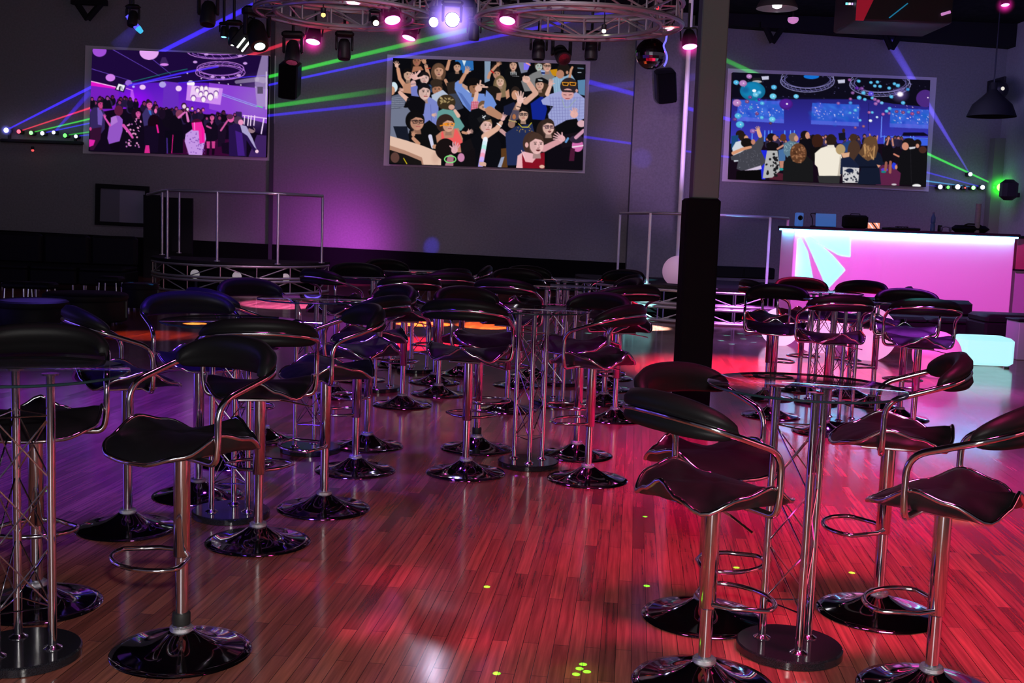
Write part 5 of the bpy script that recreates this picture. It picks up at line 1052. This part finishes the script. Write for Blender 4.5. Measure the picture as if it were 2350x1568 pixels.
mhead(1288, 124, 16.6, .20, 15, 60, 'dark unlit moving head below the right ring truss, middle of three')
mhead(1357, 112, 16.4, .17, 0, 5, 'dark unlit moving head below the right ring truss, right of three')
mhead(478, 30, 14.0, .17, 0, 15, 'dark moving head with a red indicator, top left of the left ring')
mhead(305, 42, 15.0, .12, 0, 20, 'dark lamp holding the blue glowing bar, upper left')
mhead(860, 47, 15.4, .10, 20, 60, 'small lamp with a pale yellow-white lens on the left ring truss', (1, .95, .7), 4)
# blue-lit slanted bar
p0, p1 = AY(292, 37, 15.0), AY(325, 74, 15.0)
t = thing('light_bar', 'slanted blue glowing bar of light hanging at the upper left', 'light bar', p0)
d = p1-p0
MB().tube([Vector((0, 0, 0)), d*.72], [.030, .040], 10).build('tube', glow('bar_blue', (.10, .08, 1.0), 1.4), t)
MB().tube([d*.74, d], [.042, .030], 10).build('tip', glow('bar_cyan', (.05, .45, .75), 1.2), t)
MB().tube([d*.2, d*.2+Vector((0, 0, 4.9-p0.z))], .012, 6).build('hanger', 'fixture', t)
# scanner with two pale light strips
p = AY(563, 98, 15.9)
t = thing('strip_scanner', 'slanted scanner with two short white light strips above the left screen', 'stage lamp', p)
rr_ = Euler((0, R(38), 0)); mm = rr_.to_matrix()
MB().bbox((0, .08, .12), (.22, .16, .46), .02, rot=rr_).build('body', 'fixture', t)
for k in (-1, 1): MB().box(mm @ Vector((k*.04-.0, -.012, -.04)), (.024, .01, .17), rot=rr_).build('light_strip', glow('strip_white', (.9, 1, .9), 3), t, smooth=False)
MB().tube([(0.1, .08, .2), (.1, .08, 4.9-p.z)], .016, 8).build('hanger', 'fixture', t)
# red indicator lamps
for k, (px, py, col, lab) in enumerate(((477, 22, (1, .06, .02), 'small red indicator light at the top left'), (741, 3, (1, .07, .02), 'small red indicator light at the top above the left ring'), (1294, 16, (1, .07, .02), 'small orange-red indicator light over the right ring'), (1507, 18, (1, .03, .05), 'small red indicator light right of the right ring'), (583, 85, (1, .08, .02), 'small red indicator light on the slanted scanner'), (742, 34, (1, .6, .15), 'small amber indicator light on the left ring'), (1666, 19, (1, .6, .3), 'small amber light right of the column top'), (1661, 73, (1, .95, .9), 'small white light right of the column'), (1386, 71, (1, 1, .7), 'tiny warm bulb hanging inside the right ring'), (75, 345, (1, .05, .05), 'small red status light under the left laser bar'))):
    p = AY(px, py, 14.6 if py < 60 else 15.8 if px > 100 else 25.7)
    t = thing('indicator_light', lab, 'indicator light', p, 0, 'small indicator lights')
    MB().lathe([(.005, -.03), (.026, -.018), (.030, 0), (.02, .02)], 12, (0, 0, 0)).build('bulb', glow('ind', col, 2.5), t)
    MB().lathe([(.03, .018), (.035, .03), (.035, .08), (.02, .09)], 12).build('socket', 'fixture', t)
    if py < 60 or px > 300: MB().tube([(0, 0, .08), (0, 0, 4.8-p.z)], .008, 6).build('hanger', 'fixture', t)
# hung loudspeakers
def speaker(px, py, Y, w_, h_, tilt, label):
    p = AY(px, py, Y); t = thing('hung_loudspeaker', label, 'loudspeaker', p, 0, 'loudspeakers on the back wall')
    e = Euler((R(18), R(tilt), 0)); m = e.to_matrix()
    MB().bbox((0, 0, 0), (w_, .5, h_), .05, rot=e).build('cabinet', 'fixture', t)
    MB().bbox(m @ Vector((0, -.255, 0)), (w_*.88, .02, h_*.92), .01, rot=e).build('grille', 'blackcloth', t)
    MB().tube([m @ Vector((0, .2, h_*.3)), Vector((0, Y*0+25.9-Y, h_*.3))], .04, 8).build('bracket', 'fixture', t)
speaker(665, 183, 25.2, .42, .78, 5, 'black loudspeaker hung on the wall right of the left screen')
speaker(1527, 197, 24.6, .42, .68, -8, 'black loudspeaker hung left of the column beside the mirror ball')
# mirror ball
p = AY(1494, 124, 17.0); r = 35/F*17.0
t = thing('mirror_ball', 'dark mirror ball hanging left of the column', 'mirror ball', p)
mbm = MB(); n1, n2 = 28, 16; vs = []; fs = []
for i in range(n2+1):
    for k in range(n1):
        a, b_ = math.pi*i/n2, 2*math.pi*k/n1; vs.append((r*math.sin(a)*math.cos(b_), r*math.sin(a)*math.sin(b_), r*math.cos(a)))
for i in range(n2):
    for k in range(n1): fs.append((i*n1+k, (i+1)*n1+k, (i+1)*n1+(k+1) % n1, i*n1+(k+1) % n1))
mbm.add(vs, fs).build('ball', 'chrome_base', t, smooth=False)
MB().tube([(0, 0, r), (0, 0, 4.9-p.z)], .01, 6).build('hanger', 'fixture', t)
MB().lathe([(.04, r-.02), (.05, r+.04), (.02, r+.07)], 14).build('motor', 'fixture', t)
# blue rope light
pts = [AY(x, y, 16.6) for x, y in ((1530, 82), (1528, 95), (1522, 104), (1526, 115), (1531, 128), (1530, 140), (1524, 152))]; o = pts[0].copy()
t = thing('rope_light', 'wavy blue glowing rope light dangling beside the mirror ball', 'rope light', o)
MB().tube(fillet([p-o for p in pts], .1), .013, 8).build('rope', glow('rope_blue', (.12, .10, 1.0), 2.2), t)
MB().tube([(0, 0, 0), (0, 0, 4.8-o.z)], .012, 6).build('hanger', 'fixture', t)
# pendants and ceiling unit at the top right
def pendant(px, py, Y, wpx, hpx, label, m='pend', bulb=None, bs=6):
    p = AY(px, py, Y); r = wpx/2/F*Y; h = hpx/F*Y
    t = thing('pendant_lamp', label, 'pendant lamp', p, 0, 'pendant lamps')
    MB().lathe([(r, 0), (r*.99, .02), (r*.80, h*.45), (r*.42, h*.75), (r*.15, h), (r*.15, h*1.25)], 36, cap0=False).build('shade', m, t)
    MB().tube([(0, 0, h*1.2), (0, 0, max(h*1.4, ZC-p.z))], .015, 8).build('cord', 'fixture', t)
    if bulb: MB().lathe([(.02, .0), (r*.22, .02), (r*.25, .06), (r*.12, .14)], 16).build('bulb', glow('bulb', bulb, bs), t)
    return t
M['pend'] = pbr('smoky_shade', (.16, .15, .19), .3, .3, .5, bump=.03)
M['pinkshade'] = pbr('pink_shade', (.7, .4, .75), .4, 0, .3, bump=.02, emis=(.55, .22, .55), estr=.8)
pendant(1783, 20, 15.0, 92, 44, 'big smoky dome pendant lamp with a white bulb at the top, right of the column', 'pend', (1, .95, 1), 5)
pendant(2275, 268, 23.5, 106, 60, 'wide dark conical pendant lamp right of the right screen', 'black')
p = AY(1820, 46, 16.0)
t = thing('cone_lamp', 'small pink cone lamp under the dome pendant', 'lamp', p)
MB().lathe([(.02, -.05), (.06, -.03), (.075, .0), (.07, .03)], 20).build('shade', 'pinkshade', t)
MB().tube([(0, 0, .03), (0, 0, ZC-p.z)], .012, 6).build('stem', 'fixture', t)
p = AY(2291, 206, 24.6)
t = thing('wall_spotlight', 'round dark spotlight with a small glint above the conical pendant lamp', 'spotlight', p)
MB().lathe([(.02, -.2), (.14, -.15), (.20, -.02), (.20, .05), (.12, .18), (.03, .22)], 24, (0, 0, 0), Matrix.Rotation(R(90), 3, 'X')).build('body', 'fixture', t)
MB().lathe([(.04, .0), (.004, .01)], 14, (0, -.225, 0), Matrix.Rotation(R(90), 3, 'X'), cap0=False).build('lens', glow('glint', (1, .95, .85), .8), t)  # highlight on the dark body put in as a small glowing disc
MB().bbox((.32, .9, .1), (.05, .9, .5), .01).build('wall_arm', 'fixture', t)
# air handling unit with its lit edges
A_, B_ = AY(1975, 40, 14.0), AY(2200, 45, 14.0)
t = thing('ceiling_unit', 'dark boxy air duct under the ceiling at the upper right with a cyan-lit edge', 'duct', ((A_.x+B_.x)/2, 14.3, A_.z))
w_ = B_.x-A_.x
MB().bbox((0, .4, .28), (w_, 1.0, .56), .02).build('body', 'fixture', t)
MB().prism([(-w_*.5, -.11, .0), (-w_*.42, -.11, .0), (-w_*.30, -.11, .34), (-w_*.5, -.11, .34)], (0, .02, 0)).build('red_glow_face', pbr('red_lit_face', (.5, .03, .05), .6, 0, .2, bump=.05, emis=(.5, .01, .04), estr=.28), t, smooth=False)  # red light reflected by the duct put in as a glowing face
MB().tube([(-w_*.16, -.12, .04), (w_*.02, -.12, .22)], .008, 6).build('lit_edge', glow('edge_cyan', (.02, .25, .45), .6), t)  # cyan light along the edge put in as a glowing tube
MB().bbox((w_*.42, -.12, .12), (.12, .02, .035), .006, rot=Euler((0, R(-18), 0))).build('pink_tab', 'pinkshade', t)  # small tab with its pink light put in as emission
p = AY(1955, 10, 14.4)
t = thing('led_panel', 'short cyan and white LED panel beside the ceiling duct', 'led panel', p)
MB().bbox((0, 0, 0), (.20, .05, .05), .01).build('housing', 'fixture', t)
for k in range(5): MB().box((-.072+k*.036, -.027, 0), (.026, .01, .028)).build('cell', glow('cell', ((.2, .9, 1), (.9, .9, 1), (.6, .4, 1), (.3, .9, 1), (.7, 1, 1))[k], 1.6), t, smooth=False)
MB().tube([(0, 0, .02), (0, 0, ZC-p.z)], .012, 6).build('hanger', 'fixture', t)
# ------------------------------------------------------------------ lasers
def beam_mat(name, col, s0, s1, L):
    m, nt, out = mat(name)
    tc = N(nt, 'ShaderNodeTexCoord'); sx = N(nt, 'ShaderNodeSeparateXYZ'); nt.links.new(tc.outputs['Object'], sx.inputs[0])
    mr = N(nt, 'ShaderNodeMapRange'); mr.inputs['From Max'].default_value = L; mr.inputs['To Min'].default_value = s0; mr.inputs['To Max'].default_value = s1
    nt.links.new(sx.outputs['Z'], mr.inputs[0])
    e = N(nt, 'ShaderNodeEmission'); e.inputs[0].default_value = (*col, 1); nt.links.new(mr.outputs[0], e.inputs[1])
    nt.links.new(e.outputs[0], out.inputs['Volume']); return m
BLU, GRN, RED, CYN, VIO = (.045, .02, 1.0), (.04, .75, .05), (1.0, .03, .08), (.08, .45, .9), (.10, .07, .75)
def beam(p0, p1, w0, w1, col, b0, b1, label, Y=25.885):
    A_, B_ = AY(*p0, Y), AY(*p1, Y); d = B_-A_; L = d.length
    r0, r1 = w0/2/F*Y, w1/2/F*Y
    t = MB().lathe([(r0, 0), (r1, L)], 12).build('laser_beam', beam_mat('beam', col, b0/(2*r0)*.8, b1/(2*r1)*.8, L))
    t.location = A_; t.rotation_euler = d.to_track_quat('Z', 'Y').to_euler()
    t['label'] = label; t['category'] = 'laser beam'; t['group'] = 'laser beams'
beam((14, 299), (606, -1), 4, 13, BLU, 1.0, .95, 'broad blue laser beam rising from the left edge over the left screen to the top')
beam((43, 302), (800, 52), 3, 10, RED, .8, .25, 'red laser beam from the left source, rising over the left screen')
beam((70, 305), (1165, 47), 3, 13, GRN, .75, .02, 'green laser beam from the left source, passing above the centre screen')
beam((97, 306), (1560, -6), 3, 10, BLU, .8, .35, 'long blue laser beam from the left source crossing above the centre screen')
beam((124, 304), (206, 212), 5, 12, BLU, .5, .3, 'short steep blue laser beam at the left edge of the left screen')
beam((148, 311), (900, 205), 3, 14, GRN, .5, .01, 'faint green laser beam from the left source, lower than the bright one')
beam((173, 313), (900, 235), 3, 9, BLU, .6, .55, 'lowest blue laser beam from the left source, ending at the centre screen')
beam((2295, 430), (1590, 103), 4, 12, GRN, .95, .10, 'bright green laser beam from the right source up over the right screen')
beam((2226, 400), (2020, 60), 3, 22, VIO, .45, .03, 'steep violet laser beam rising from the right source')
beam((2255, 430), (1352, 188), 3, 12, BLU, .5, .65, 'broad blue laser beam from the right source to the centre screen')
beam((2234, 430), (1800, 372), 2, 10, CYN, .5, .1, 'short cyan laser beam at the right edge of the right screen')
beam((2158, 429), (1340, 314), 2, 7, BLU, .4, .55, 'lower blue laser beam running behind the column to the centre screen')
beam((1352, 205), (1600, 176), 16, 18, VIO, .20, .16, 'wide faint violet beam above the blue one left of the column')
beam((310, 62), (268, 112), 18, 40, VIO, .16, .06, 'faint blue hazy beam falling from the slanted blue bar')
def lasersrc(px, py, s, col, st, label, Y=25.80, halo=None):
    if px > 2285: Y = 25.45
    p = AY(px, py, Y); t = thing('laser_source', label, 'laser', p, 0, 'laser sources')
    r = s/2/F*Y
    MB().lathe([(.003, -r), (r*.7, -r*.7), (r, 0), (r*.7, r*.7), (.003, r)], 14, (0, 0, 0), Matrix.Rotation(R(90), 3, 'X')).build('aperture', glow('laser_dot', col, st), t)
    MB().bbox((0, .12, 0), (max(.09, r*2.4), .16, .10), .02).build('housing', 'fixture', t)
WB = (.55, .60, 1.0)
for px, py, s, c_, st, lab in ((14, 299, 11, WB, 6, 'white-blue laser source nearest the left edge'), (43, 302, 9, (1, .05, .08), 5, 'red laser source in the left row'), (71, 305, 9, (.15, 1, .15), 4, 'first green laser source in the left row'),
    (97, 306, 9, WB, 5, 'second white-blue laser source in the left row'), (123, 304, 8, WB, 4, 'third white-blue laser source in the left row'), (149, 311, 9, (.1, 1, .1), 3, 'second green laser source in the left row'), (174, 313, 8, WB, 4, 'last white-blue laser source in the left row, next to the screen'),
    (2158, 429, 10, WB, 5, 'white-blue laser source nearest the right screen'), (2176, 430, 7, (.1, 1, .1), 3, 'small green laser source second in the right row'), (2198, 429, 11, WB, 6, 'large white-blue laser source third in the right row'), (2215, 431, 4, (1, .1, .1), 2, 'tiny red laser source in the right row'),
    (2234, 431, 9, (.2, 1, .2), 4, 'green laser source in the middle of the right row'), (2255, 430, 10, WB, 5, 'white-blue laser source fifth in the right row'), (2227, 400, 9, WB, 5, 'white-blue laser source above the right row'), (2296, 430, 17, (.12, 1, .06), 8, 'brightest green laser source at the far right')):
    lasersrc(px, py, s, c_, st, lab)
p = AY(2315, 436, 24.4)
t = thing('laser_projector', 'dark laser projector box behind the brightest green laser source', 'projector', p)
MB().bbox((0, 0, 0), (.34, .30, .44), .08).build('body', 'fixture', t)
MB().bbox((.15, .1, -.1), (.25, .1, .1), .01).build('bracket', 'fixture', t)
a, b = AY(0, 322, 25.9), AY(190, 328, 25.9)
t = thing('laser_bar', 'dark bar carrying the row of laser sources at the left', 'laser bar', ((a.x+b.x)/2, 25.93, a.z))
MB().bbox((0, 0, 0), (b.x-a.x, .10, .08), .02).build('body', 'fixture', t)
for k in (-.4, .4): MB().bbox((k*(b.x-a.x), .03, .1), (.06, .06, .2), .01).build('bracket', 'fixture', t)
# lower right pier under the laser projector
a, b = AY(2272, 470, 25.7), AY(2303, 470, 25.7)
o = MB().box(((a.x+b.x)/2, 25.84, 1.9), (b.x-a.x, .28, 3.8)).build('trim_5', pbr('dim_pier', (.2, .2, .18), .8, bump=.1), smooth=False); struct(o)

# haze imitated by emissive volume balls added around the brightest lamps
def bloom(px, py, Y, r, col, k, label):
    p = AY(px, py, Y); m, nt, out = mat('bloom')
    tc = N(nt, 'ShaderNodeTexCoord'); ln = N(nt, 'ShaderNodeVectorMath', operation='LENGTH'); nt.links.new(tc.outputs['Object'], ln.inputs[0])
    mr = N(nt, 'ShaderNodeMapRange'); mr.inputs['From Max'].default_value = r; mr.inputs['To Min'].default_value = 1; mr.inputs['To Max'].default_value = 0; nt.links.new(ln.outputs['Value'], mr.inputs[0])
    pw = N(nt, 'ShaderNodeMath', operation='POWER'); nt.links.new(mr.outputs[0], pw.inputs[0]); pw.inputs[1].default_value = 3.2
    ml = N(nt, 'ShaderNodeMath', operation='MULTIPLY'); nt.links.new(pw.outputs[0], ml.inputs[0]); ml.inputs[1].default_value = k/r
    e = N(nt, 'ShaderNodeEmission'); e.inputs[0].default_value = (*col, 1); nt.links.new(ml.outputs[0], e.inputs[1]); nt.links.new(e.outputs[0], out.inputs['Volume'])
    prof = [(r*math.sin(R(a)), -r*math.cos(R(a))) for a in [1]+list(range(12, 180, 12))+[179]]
    o = MB().lathe(prof, 24).build('lamp_bloom', m); o.location = p; tag(o, label, 'bloom', kind='stuff')
bloom(1036, 46, 13.6, .42, (.35, .22, 1.0), 9, 'violet haze around the dazzling lamp between the ring trusses')
bloom(2296, 430, 25.35, .38, (.03, 1.0, .03), 6, 'green haze around the brightest laser source')
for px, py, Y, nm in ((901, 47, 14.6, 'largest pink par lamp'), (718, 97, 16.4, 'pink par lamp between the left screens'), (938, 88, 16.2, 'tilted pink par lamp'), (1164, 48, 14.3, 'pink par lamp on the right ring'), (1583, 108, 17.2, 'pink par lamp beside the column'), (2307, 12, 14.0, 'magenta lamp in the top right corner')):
    bloom(px, py, Y, .24 if px < 2300 else .13, (1, .03, .45), 3.0, 'pink haze around the '+nm)
bloom(14, 299, 25.7, .16, (.2, .2, 1), 4, 'blue haze around the laser source at the left edge')
# ------------------------------------------------------------------ lights
def light(kind, name, loc, target=None, col=(1, 1, 1), e=100, size=.1, angle=40, blend=.3, sx=None, sy=None):
    d = bpy.data.lights.new(name, kind); o = bpy.data.objects.new(name, d); C.objects.link(o); o.location = loc
    d.color = col; d.energy = e
    if kind == 'SPOT': d.spot_size = R(angle); d.spot_blend = blend; d.shadow_soft_size = size
    elif kind == 'POINT': d.shadow_soft_size = size
    elif kind == 'AREA':
        d.shape = 'RECTANGLE'; d.size = sx or size; d.size_y = sy or size
    if target is not None:
        o.rotation_euler = (Vector(target)-Vector(loc)).to_track_quat('-Z', 'Y').to_euler()
    return o
w = bpy.data.worlds.new('club_dark'); sc.world = w; w.use_nodes = True
w.node_tree.nodes['Background'].inputs[0].default_value = (.35, .28, .42, 1); w.node_tree.nodes['Background'].inputs[1].default_value = .16
# camera flash
light('AREA', 'camera_flash', (.02, .12, 1.86), (0, 10, .9), (1, .95, .90), 150, sx=.12, sy=.08)
# unseen area fills added behind and beside the camera, mainly for chrome reflections
light('AREA', 'rear_fill', (-.9, -3.5, 1.7), (0, 8, 1.0), (.95, .92, 1), 46, sx=2.2, sy=2.2)
light('AREA', 'side_fill', (XL+.2, 9.0, 1.9), (0, 9.0, 1.6), (.20, .10, 1), 120, sx=10, sy=2.0)
light('AREA', 'side_fill', (9.5, 3.5, 1.9), (0, 6.5, .9), (1, .10, .16), 60, sx=5, sy=2.0)
# washes from the rig
def spot(px, py, src, col, e, ang, blend=.6, size=.25, z=0, Y=None):
    t = AY(px, py, Y) if Y else G(px, py, z)
    return light('SPOT', 'rig_spot', src, t, col, e, size, ang, blend)
BLV = (.11, .025, 1)
spot(2130, 1420, (2.3, 3.4, 5.6), (1, .035, .26), 3000, 46, .95, .7)
spot(1850, 1080, (2.6, 6.4, 5.6), (1, .035, .52), 3600, 42, .9)
spot(1450, 1250, (.6, 4.8, 5.6), (1, .05, .30), 260, 44, .9)
spot(800, 1330, (-.9, 4.4, 5.6), (.8, .12, .5), 110, 50, 1)
spot(300, 1060, (-2.6, 5.5, 5.6), BLV, 3200, 46, 1)
spot(60, 920, (-4.6, 9, 5.6), BLV, 5200, 44, 1)
spot(850, 960, (-1.5, 9.6, 5.6), (.45, .04, .9), 460, 60, 1)
spot(1300, 960, (-.4, 8.6, 5.6), (.85, .05, .5), 320, 60, 1)
spot(2100, 960, (4.6, 11.5, 5.6), (.55, .06, 1), 2400, 36, 1)
spot(2260, 1080, (4.0, 7.5, 5.6), (.28, .06, 1), 2600, 26, 1)
spot(1960, 860, (4.8, 12.5, 5.4), (1, .08, .75), 6000, 24, 1)
spot(1690, 850, (2.6, 11.5, 5.6), (1, .03, .20), 17000, 30, 1)
spot(975, 790, (-.5, 13, 4.4), (1, .02, .16), 16000, 20, .6, .1)
spot(970, 744, (-3.0, 16, 4.4), (1, .30, .05), 60000, 10, .4, .03)
spot(1110, 748, (.5, 13.5, 4.4), (1, .34, .07), 60000, 9, .4, .03)
spot(448, 743, (-4, 17, 4.4), (1, .75, .15), 26000, 4, .4, .03)
spot(820, 715, (-1.5, 15, 4.4), (1, .70, .08), 26000, 3, .4, .03)
spot(640, 700, (-2.6, 15, 4.3), (.75, .25, 1), 22000, 13, .5, .05)
spot(350, 770, (-4.6, 14, 4.4), (1, .16, .05), 1500, 18, 1, .05)
spot(1470, 752, (1.9, 15, 4.3), (.75, .95, 1), 42000, 11, .5, .05)
# cyan blades across the right stage front, rail posts and counter
spot(1455, 690, (.2, 15.0, 4.4), (.35, 1, 1), 9000, 6.5, .3, .03, Y=19.0)
spot(1445, 580, (.2, 15.0, 4.4), (.08, .75, .85), 6000, 5, .3, .03, Y=19.6)
spot(1700, 700, (4.2, 13.0, 4.4), (.75, .16, 1), 1900, 14, .8, .05, Y=18.6)
spot(1700, 560, (4.2, 13.0, 4.4), (.45, .22, 1), 2500, 14, .8, .05, Y=18.6)
spot(640, 640, (-2.0, 14.0, 4.4), (1, .35, .8), 3200, 14, .8, .05, Y=21.2)
spot(560, 500, (-2.0, 14.0, 4.4), (.8, .5, .8), 1500, 16, .8, .05, Y=21.2)
spot(1575, 300, (2.2, 15.0, 3.2), (.7, .35, 1), 1500, 24, .8, .05, Y=20.3)
spot(75, 690, (-6.0, 17.0, 5.2), (.2, .1, 1), 2600, 9, .8, .05, z=.42)
spot(2240, 900, (6.5, 10.5, 5.4), (.35, .08, 1), 4500, 18, 1)
# soft pools on the near floor
for px, py, col, e, ang in ((850, 1440, (1, .03, .30), 900, 4.2), (905, 1325, (1, .03, .30), 900, 4.5), (1105, 1470, (1, .05, .3), 900, 3.2), (700, 1335, (1, .04, .25), 500, 4),
                            (2245, 1040, (.05, .9, .7), 2200, 3.4), (2205, 1190, (.6, .6, .05), 1200, 3.4), (120, 985, (.05, .7, .15), 1500, 2.4), (100, 955, (.1, .1, 1), 2600, 6), (1330, 1545, (.4, .7, .05), 500, 2.0)):
    g = G(px, py); spot(px, py, (g.x*.5, g.y+1.5, 5.6), col, e*(1.5 if px < 1200 and py > 1300 else 3), ang, 1, .08)
# cyan dots by the right stage and on the left ottoman
for px, py in ((1655, 782), (1668, 770), (1680, 790), (1706, 778), (1700, 766), (1730, 786), (1760, 800), (1745, 772), (1350, 765)):
    spot(px, py, (2.5, 13.0, 4.6), (.10, .85, 1), 14000, 1.0, .25, .01)
for px, py in ((300, 648), (330, 645), (345, 652)):
    spot(px, py, (-4.5, 14.0, 4.6), (.05, .4, 1), 9000, .9, .25, .01, z=.42)
# added area fills lifting the wall tone, then coloured spots on the wall
light('AREA', 'wall_fill', (1.5, 17.5, 4.9), (1.0, 26, 1.4), (.90, .60, .86), 50, sx=9, sy=.4)
light('AREA', 'wall_fill', (-8, 18.5, 5.4), (-8, 26, 2.0), (.75, .70, .95), 14, sx=8, sy=.4)
light('AREA', 'wall_fill', (7.4, 19.0, 5.4), (7.6, 26, 1.4), (.13, .12, 1.0), 80, sx=5, sy=.4)
light('AREA', 'wall_fill', (8.3, 22.5, 4.5), (11.0, 25, 2.6), (.55, .5, 1.0), 16, sx=.8, sy=.4)
spot(770, 562, (-3.6, 24.5, .72), (.85, .08, 1), 170, 135, 1.0, Y=26)
spot(990, 566, (-1.0, 21, 4.4), (.08, .06, 1), 1500, 4, .8, .03, Y=26)
spot(1472, 362, (1.0, 19, 4.6), (.12, .08, 1), 700, 4, .5, .03, Y=25.6)
# booth: magenta wash and a cyan pattern projector
def gobo(src, polys, Yp, col, e, ang, inv=False, aim=None, blend=0.0):
    cpt = [AY(*p, Yp) for q in polys for p in q]; tgt = aim or sum(cpt, Vector())/len(cpt)
    o = light('SPOT', 'pattern_projector', src, tgt, col, e, .012, ang, blend)
    Mi = Matrix.Translation(Vector(src)) @ o.rotation_euler.to_matrix().to_4x4(); Mi = Mi.inverted()
    d = o.data; d.use_nodes = True; nt = d.node_tree; nt.nodes.clear(); L = nt.links.new
    tc = N(nt, 'ShaderNodeTexCoord'); sx = N(nt, 'ShaderNodeSeparateXYZ'); L(tc.outputs['Normal'], sx.inputs[0])
    def math_(op, a, b=None, c=None):
        n = N(nt, 'ShaderNodeMath', operation=op)
        for i, v in enumerate((a, b, c)):
            if v is None: continue
            if isinstance(v, (int, float)): n.inputs[i].default_value = v
            else: L(v, n.inputs[i])
        return n.outputs[0]
    X = math_('DIVIDE', sx.outputs['X'], sx.outputs['Z']); Y = math_('DIVIDE', sx.outputs['Y'], sx.outputs['Z'])
    tot = None; soft = .0035
    for q in polys:
        pl = []
        for p in q:
            l = Mi @ AY(*p, Yp); pl.append((l.x/l.z, l.y/l.z))
        area = sum(pl[i][0]*pl[(i+1) % len(pl)][1]-pl[(i+1) % len(pl)][0]*pl[i][1] for i in range(len(pl)))
        if area < 0: pl.reverse()
        dmin = None
        for i in range(len(pl)):
            (ax, ay), (bx, by) = pl[i], pl[(i+1) % len(pl)]; ln = math.hypot(bx-ax, by-ay)
            nx, ny = -(by-ay)/ln, (bx-ax)/ln
            v = math_('ADD', math_('MULTIPLY_ADD', X, nx, -(nx*ax+ny*ay)), math_('MULTIPLY', Y, ny))
            dmin = v if dmin is None else math_('MINIMUM', dmin, v)
        tot = dmin if tot is None else math_('MAXIMUM', tot, dmin)
    fac = N(nt, 'ShaderNodeMath', operation='MULTIPLY_ADD', use_clamp=True); L(tot, fac.inputs[0]); fac.inputs[1].default_value = 1/soft; fac.inputs[2].default_value = .5
    em = N(nt, 'ShaderNodeEmission'); L(math_('SUBTRACT', 1.0, fac.outputs[0]) if inv else fac.outputs[0], em.inputs[1]); out = N(nt, 'ShaderNodeOutputLight'); L(em.outputs[0], out.inputs[0])
PAT = [[(1853, 536), (1951, 539), (1951, 589), (1925, 585), (1884, 561)], [(1848, 546), (1860, 544), (1911, 587), (1939, 620), (1899, 663)], [(1831, 549), (1838, 549), (1853, 578), (1868, 655), (1824, 655)]]
gobo((3.6, 12.0, 4.4), PAT, 17.6, (.07, .74, .92), 10000, 16)
gobo((3.6, 12.0, 4.4), PAT+[[(1700, 400), (2400, 400), (2400, 545), (1700, 518)]], 17.6, (1, .055, .80), 1900, 50, True, AY(2140, 640, 17.6), .9)
# unseen spot added to brighten the ring trusses
light('SPOT', 'truss_fill', (-.5, 9.5, 5.9), (-.5, 15, 4.3), (1, .75, .9), 700, .3, 60, 1)

def dot_projector(src, pts, r, col, e):
    P = [G(*p) for p in pts]; tgt = sum(P, Vector())/len(P)
    o = light('SPOT', 'star_laser', src, tgt, col, e, .002, 110, 0.0)
    Mi = (Matrix.Translation(Vector(src)) @ o.rotation_euler.to_matrix().to_4x4()).inverted()
    d = o.data; d.use_nodes = True; nt = d.node_tree; nt.nodes.clear(); L = nt.links.new
    tc = N(nt, 'ShaderNodeTexCoord'); dm = None
    vabs = tc.outputs['Normal']
    for p in P:
        l = (Mi @ p); dist = l.length; l.normalize()
        vd = N(nt, 'ShaderNodeVectorMath', operation='DOT_PRODUCT'); L(vabs, vd.inputs[0]); vd.inputs[1].default_value = l
        ab = N(nt, 'ShaderNodeMath', operation='ABSOLUTE'); L(vd.outputs['Value'], ab.inputs[0])
        gt = N(nt, 'ShaderNodeMath', operation='GREATER_THAN'); L(ab.outputs[0], gt.inputs[0]); gt.inputs[1].default_value = math.cos(r/dist)
        if dm is None: dm = gt.outputs[0]
        else:
            mx = N(nt, 'ShaderNodeMath', operation='MAXIMUM'); L(dm, mx.inputs[0]); L(gt.outputs[0], mx.inputs[1]); dm = mx.outputs[0]
    em = N(nt, 'ShaderNodeEmission'); L(dm, em.inputs[1]); out = N(nt, 'ShaderNodeOutputLight'); L(em.outputs[0], out.inputs[0])
dot_projector((.6, 5.4, 5.9), [(1480, 1186), (1484, 1345), (1690, 1303), (1117, 1347), (1955, 1315), (1556, 994), (1265, 968), (982, 1088), (109, 1127), (1140, 1546), (1330, 1535), (1322, 1548), (1347, 1542), (1338, 1525)], .014, (.05, 1, .02), 60000)
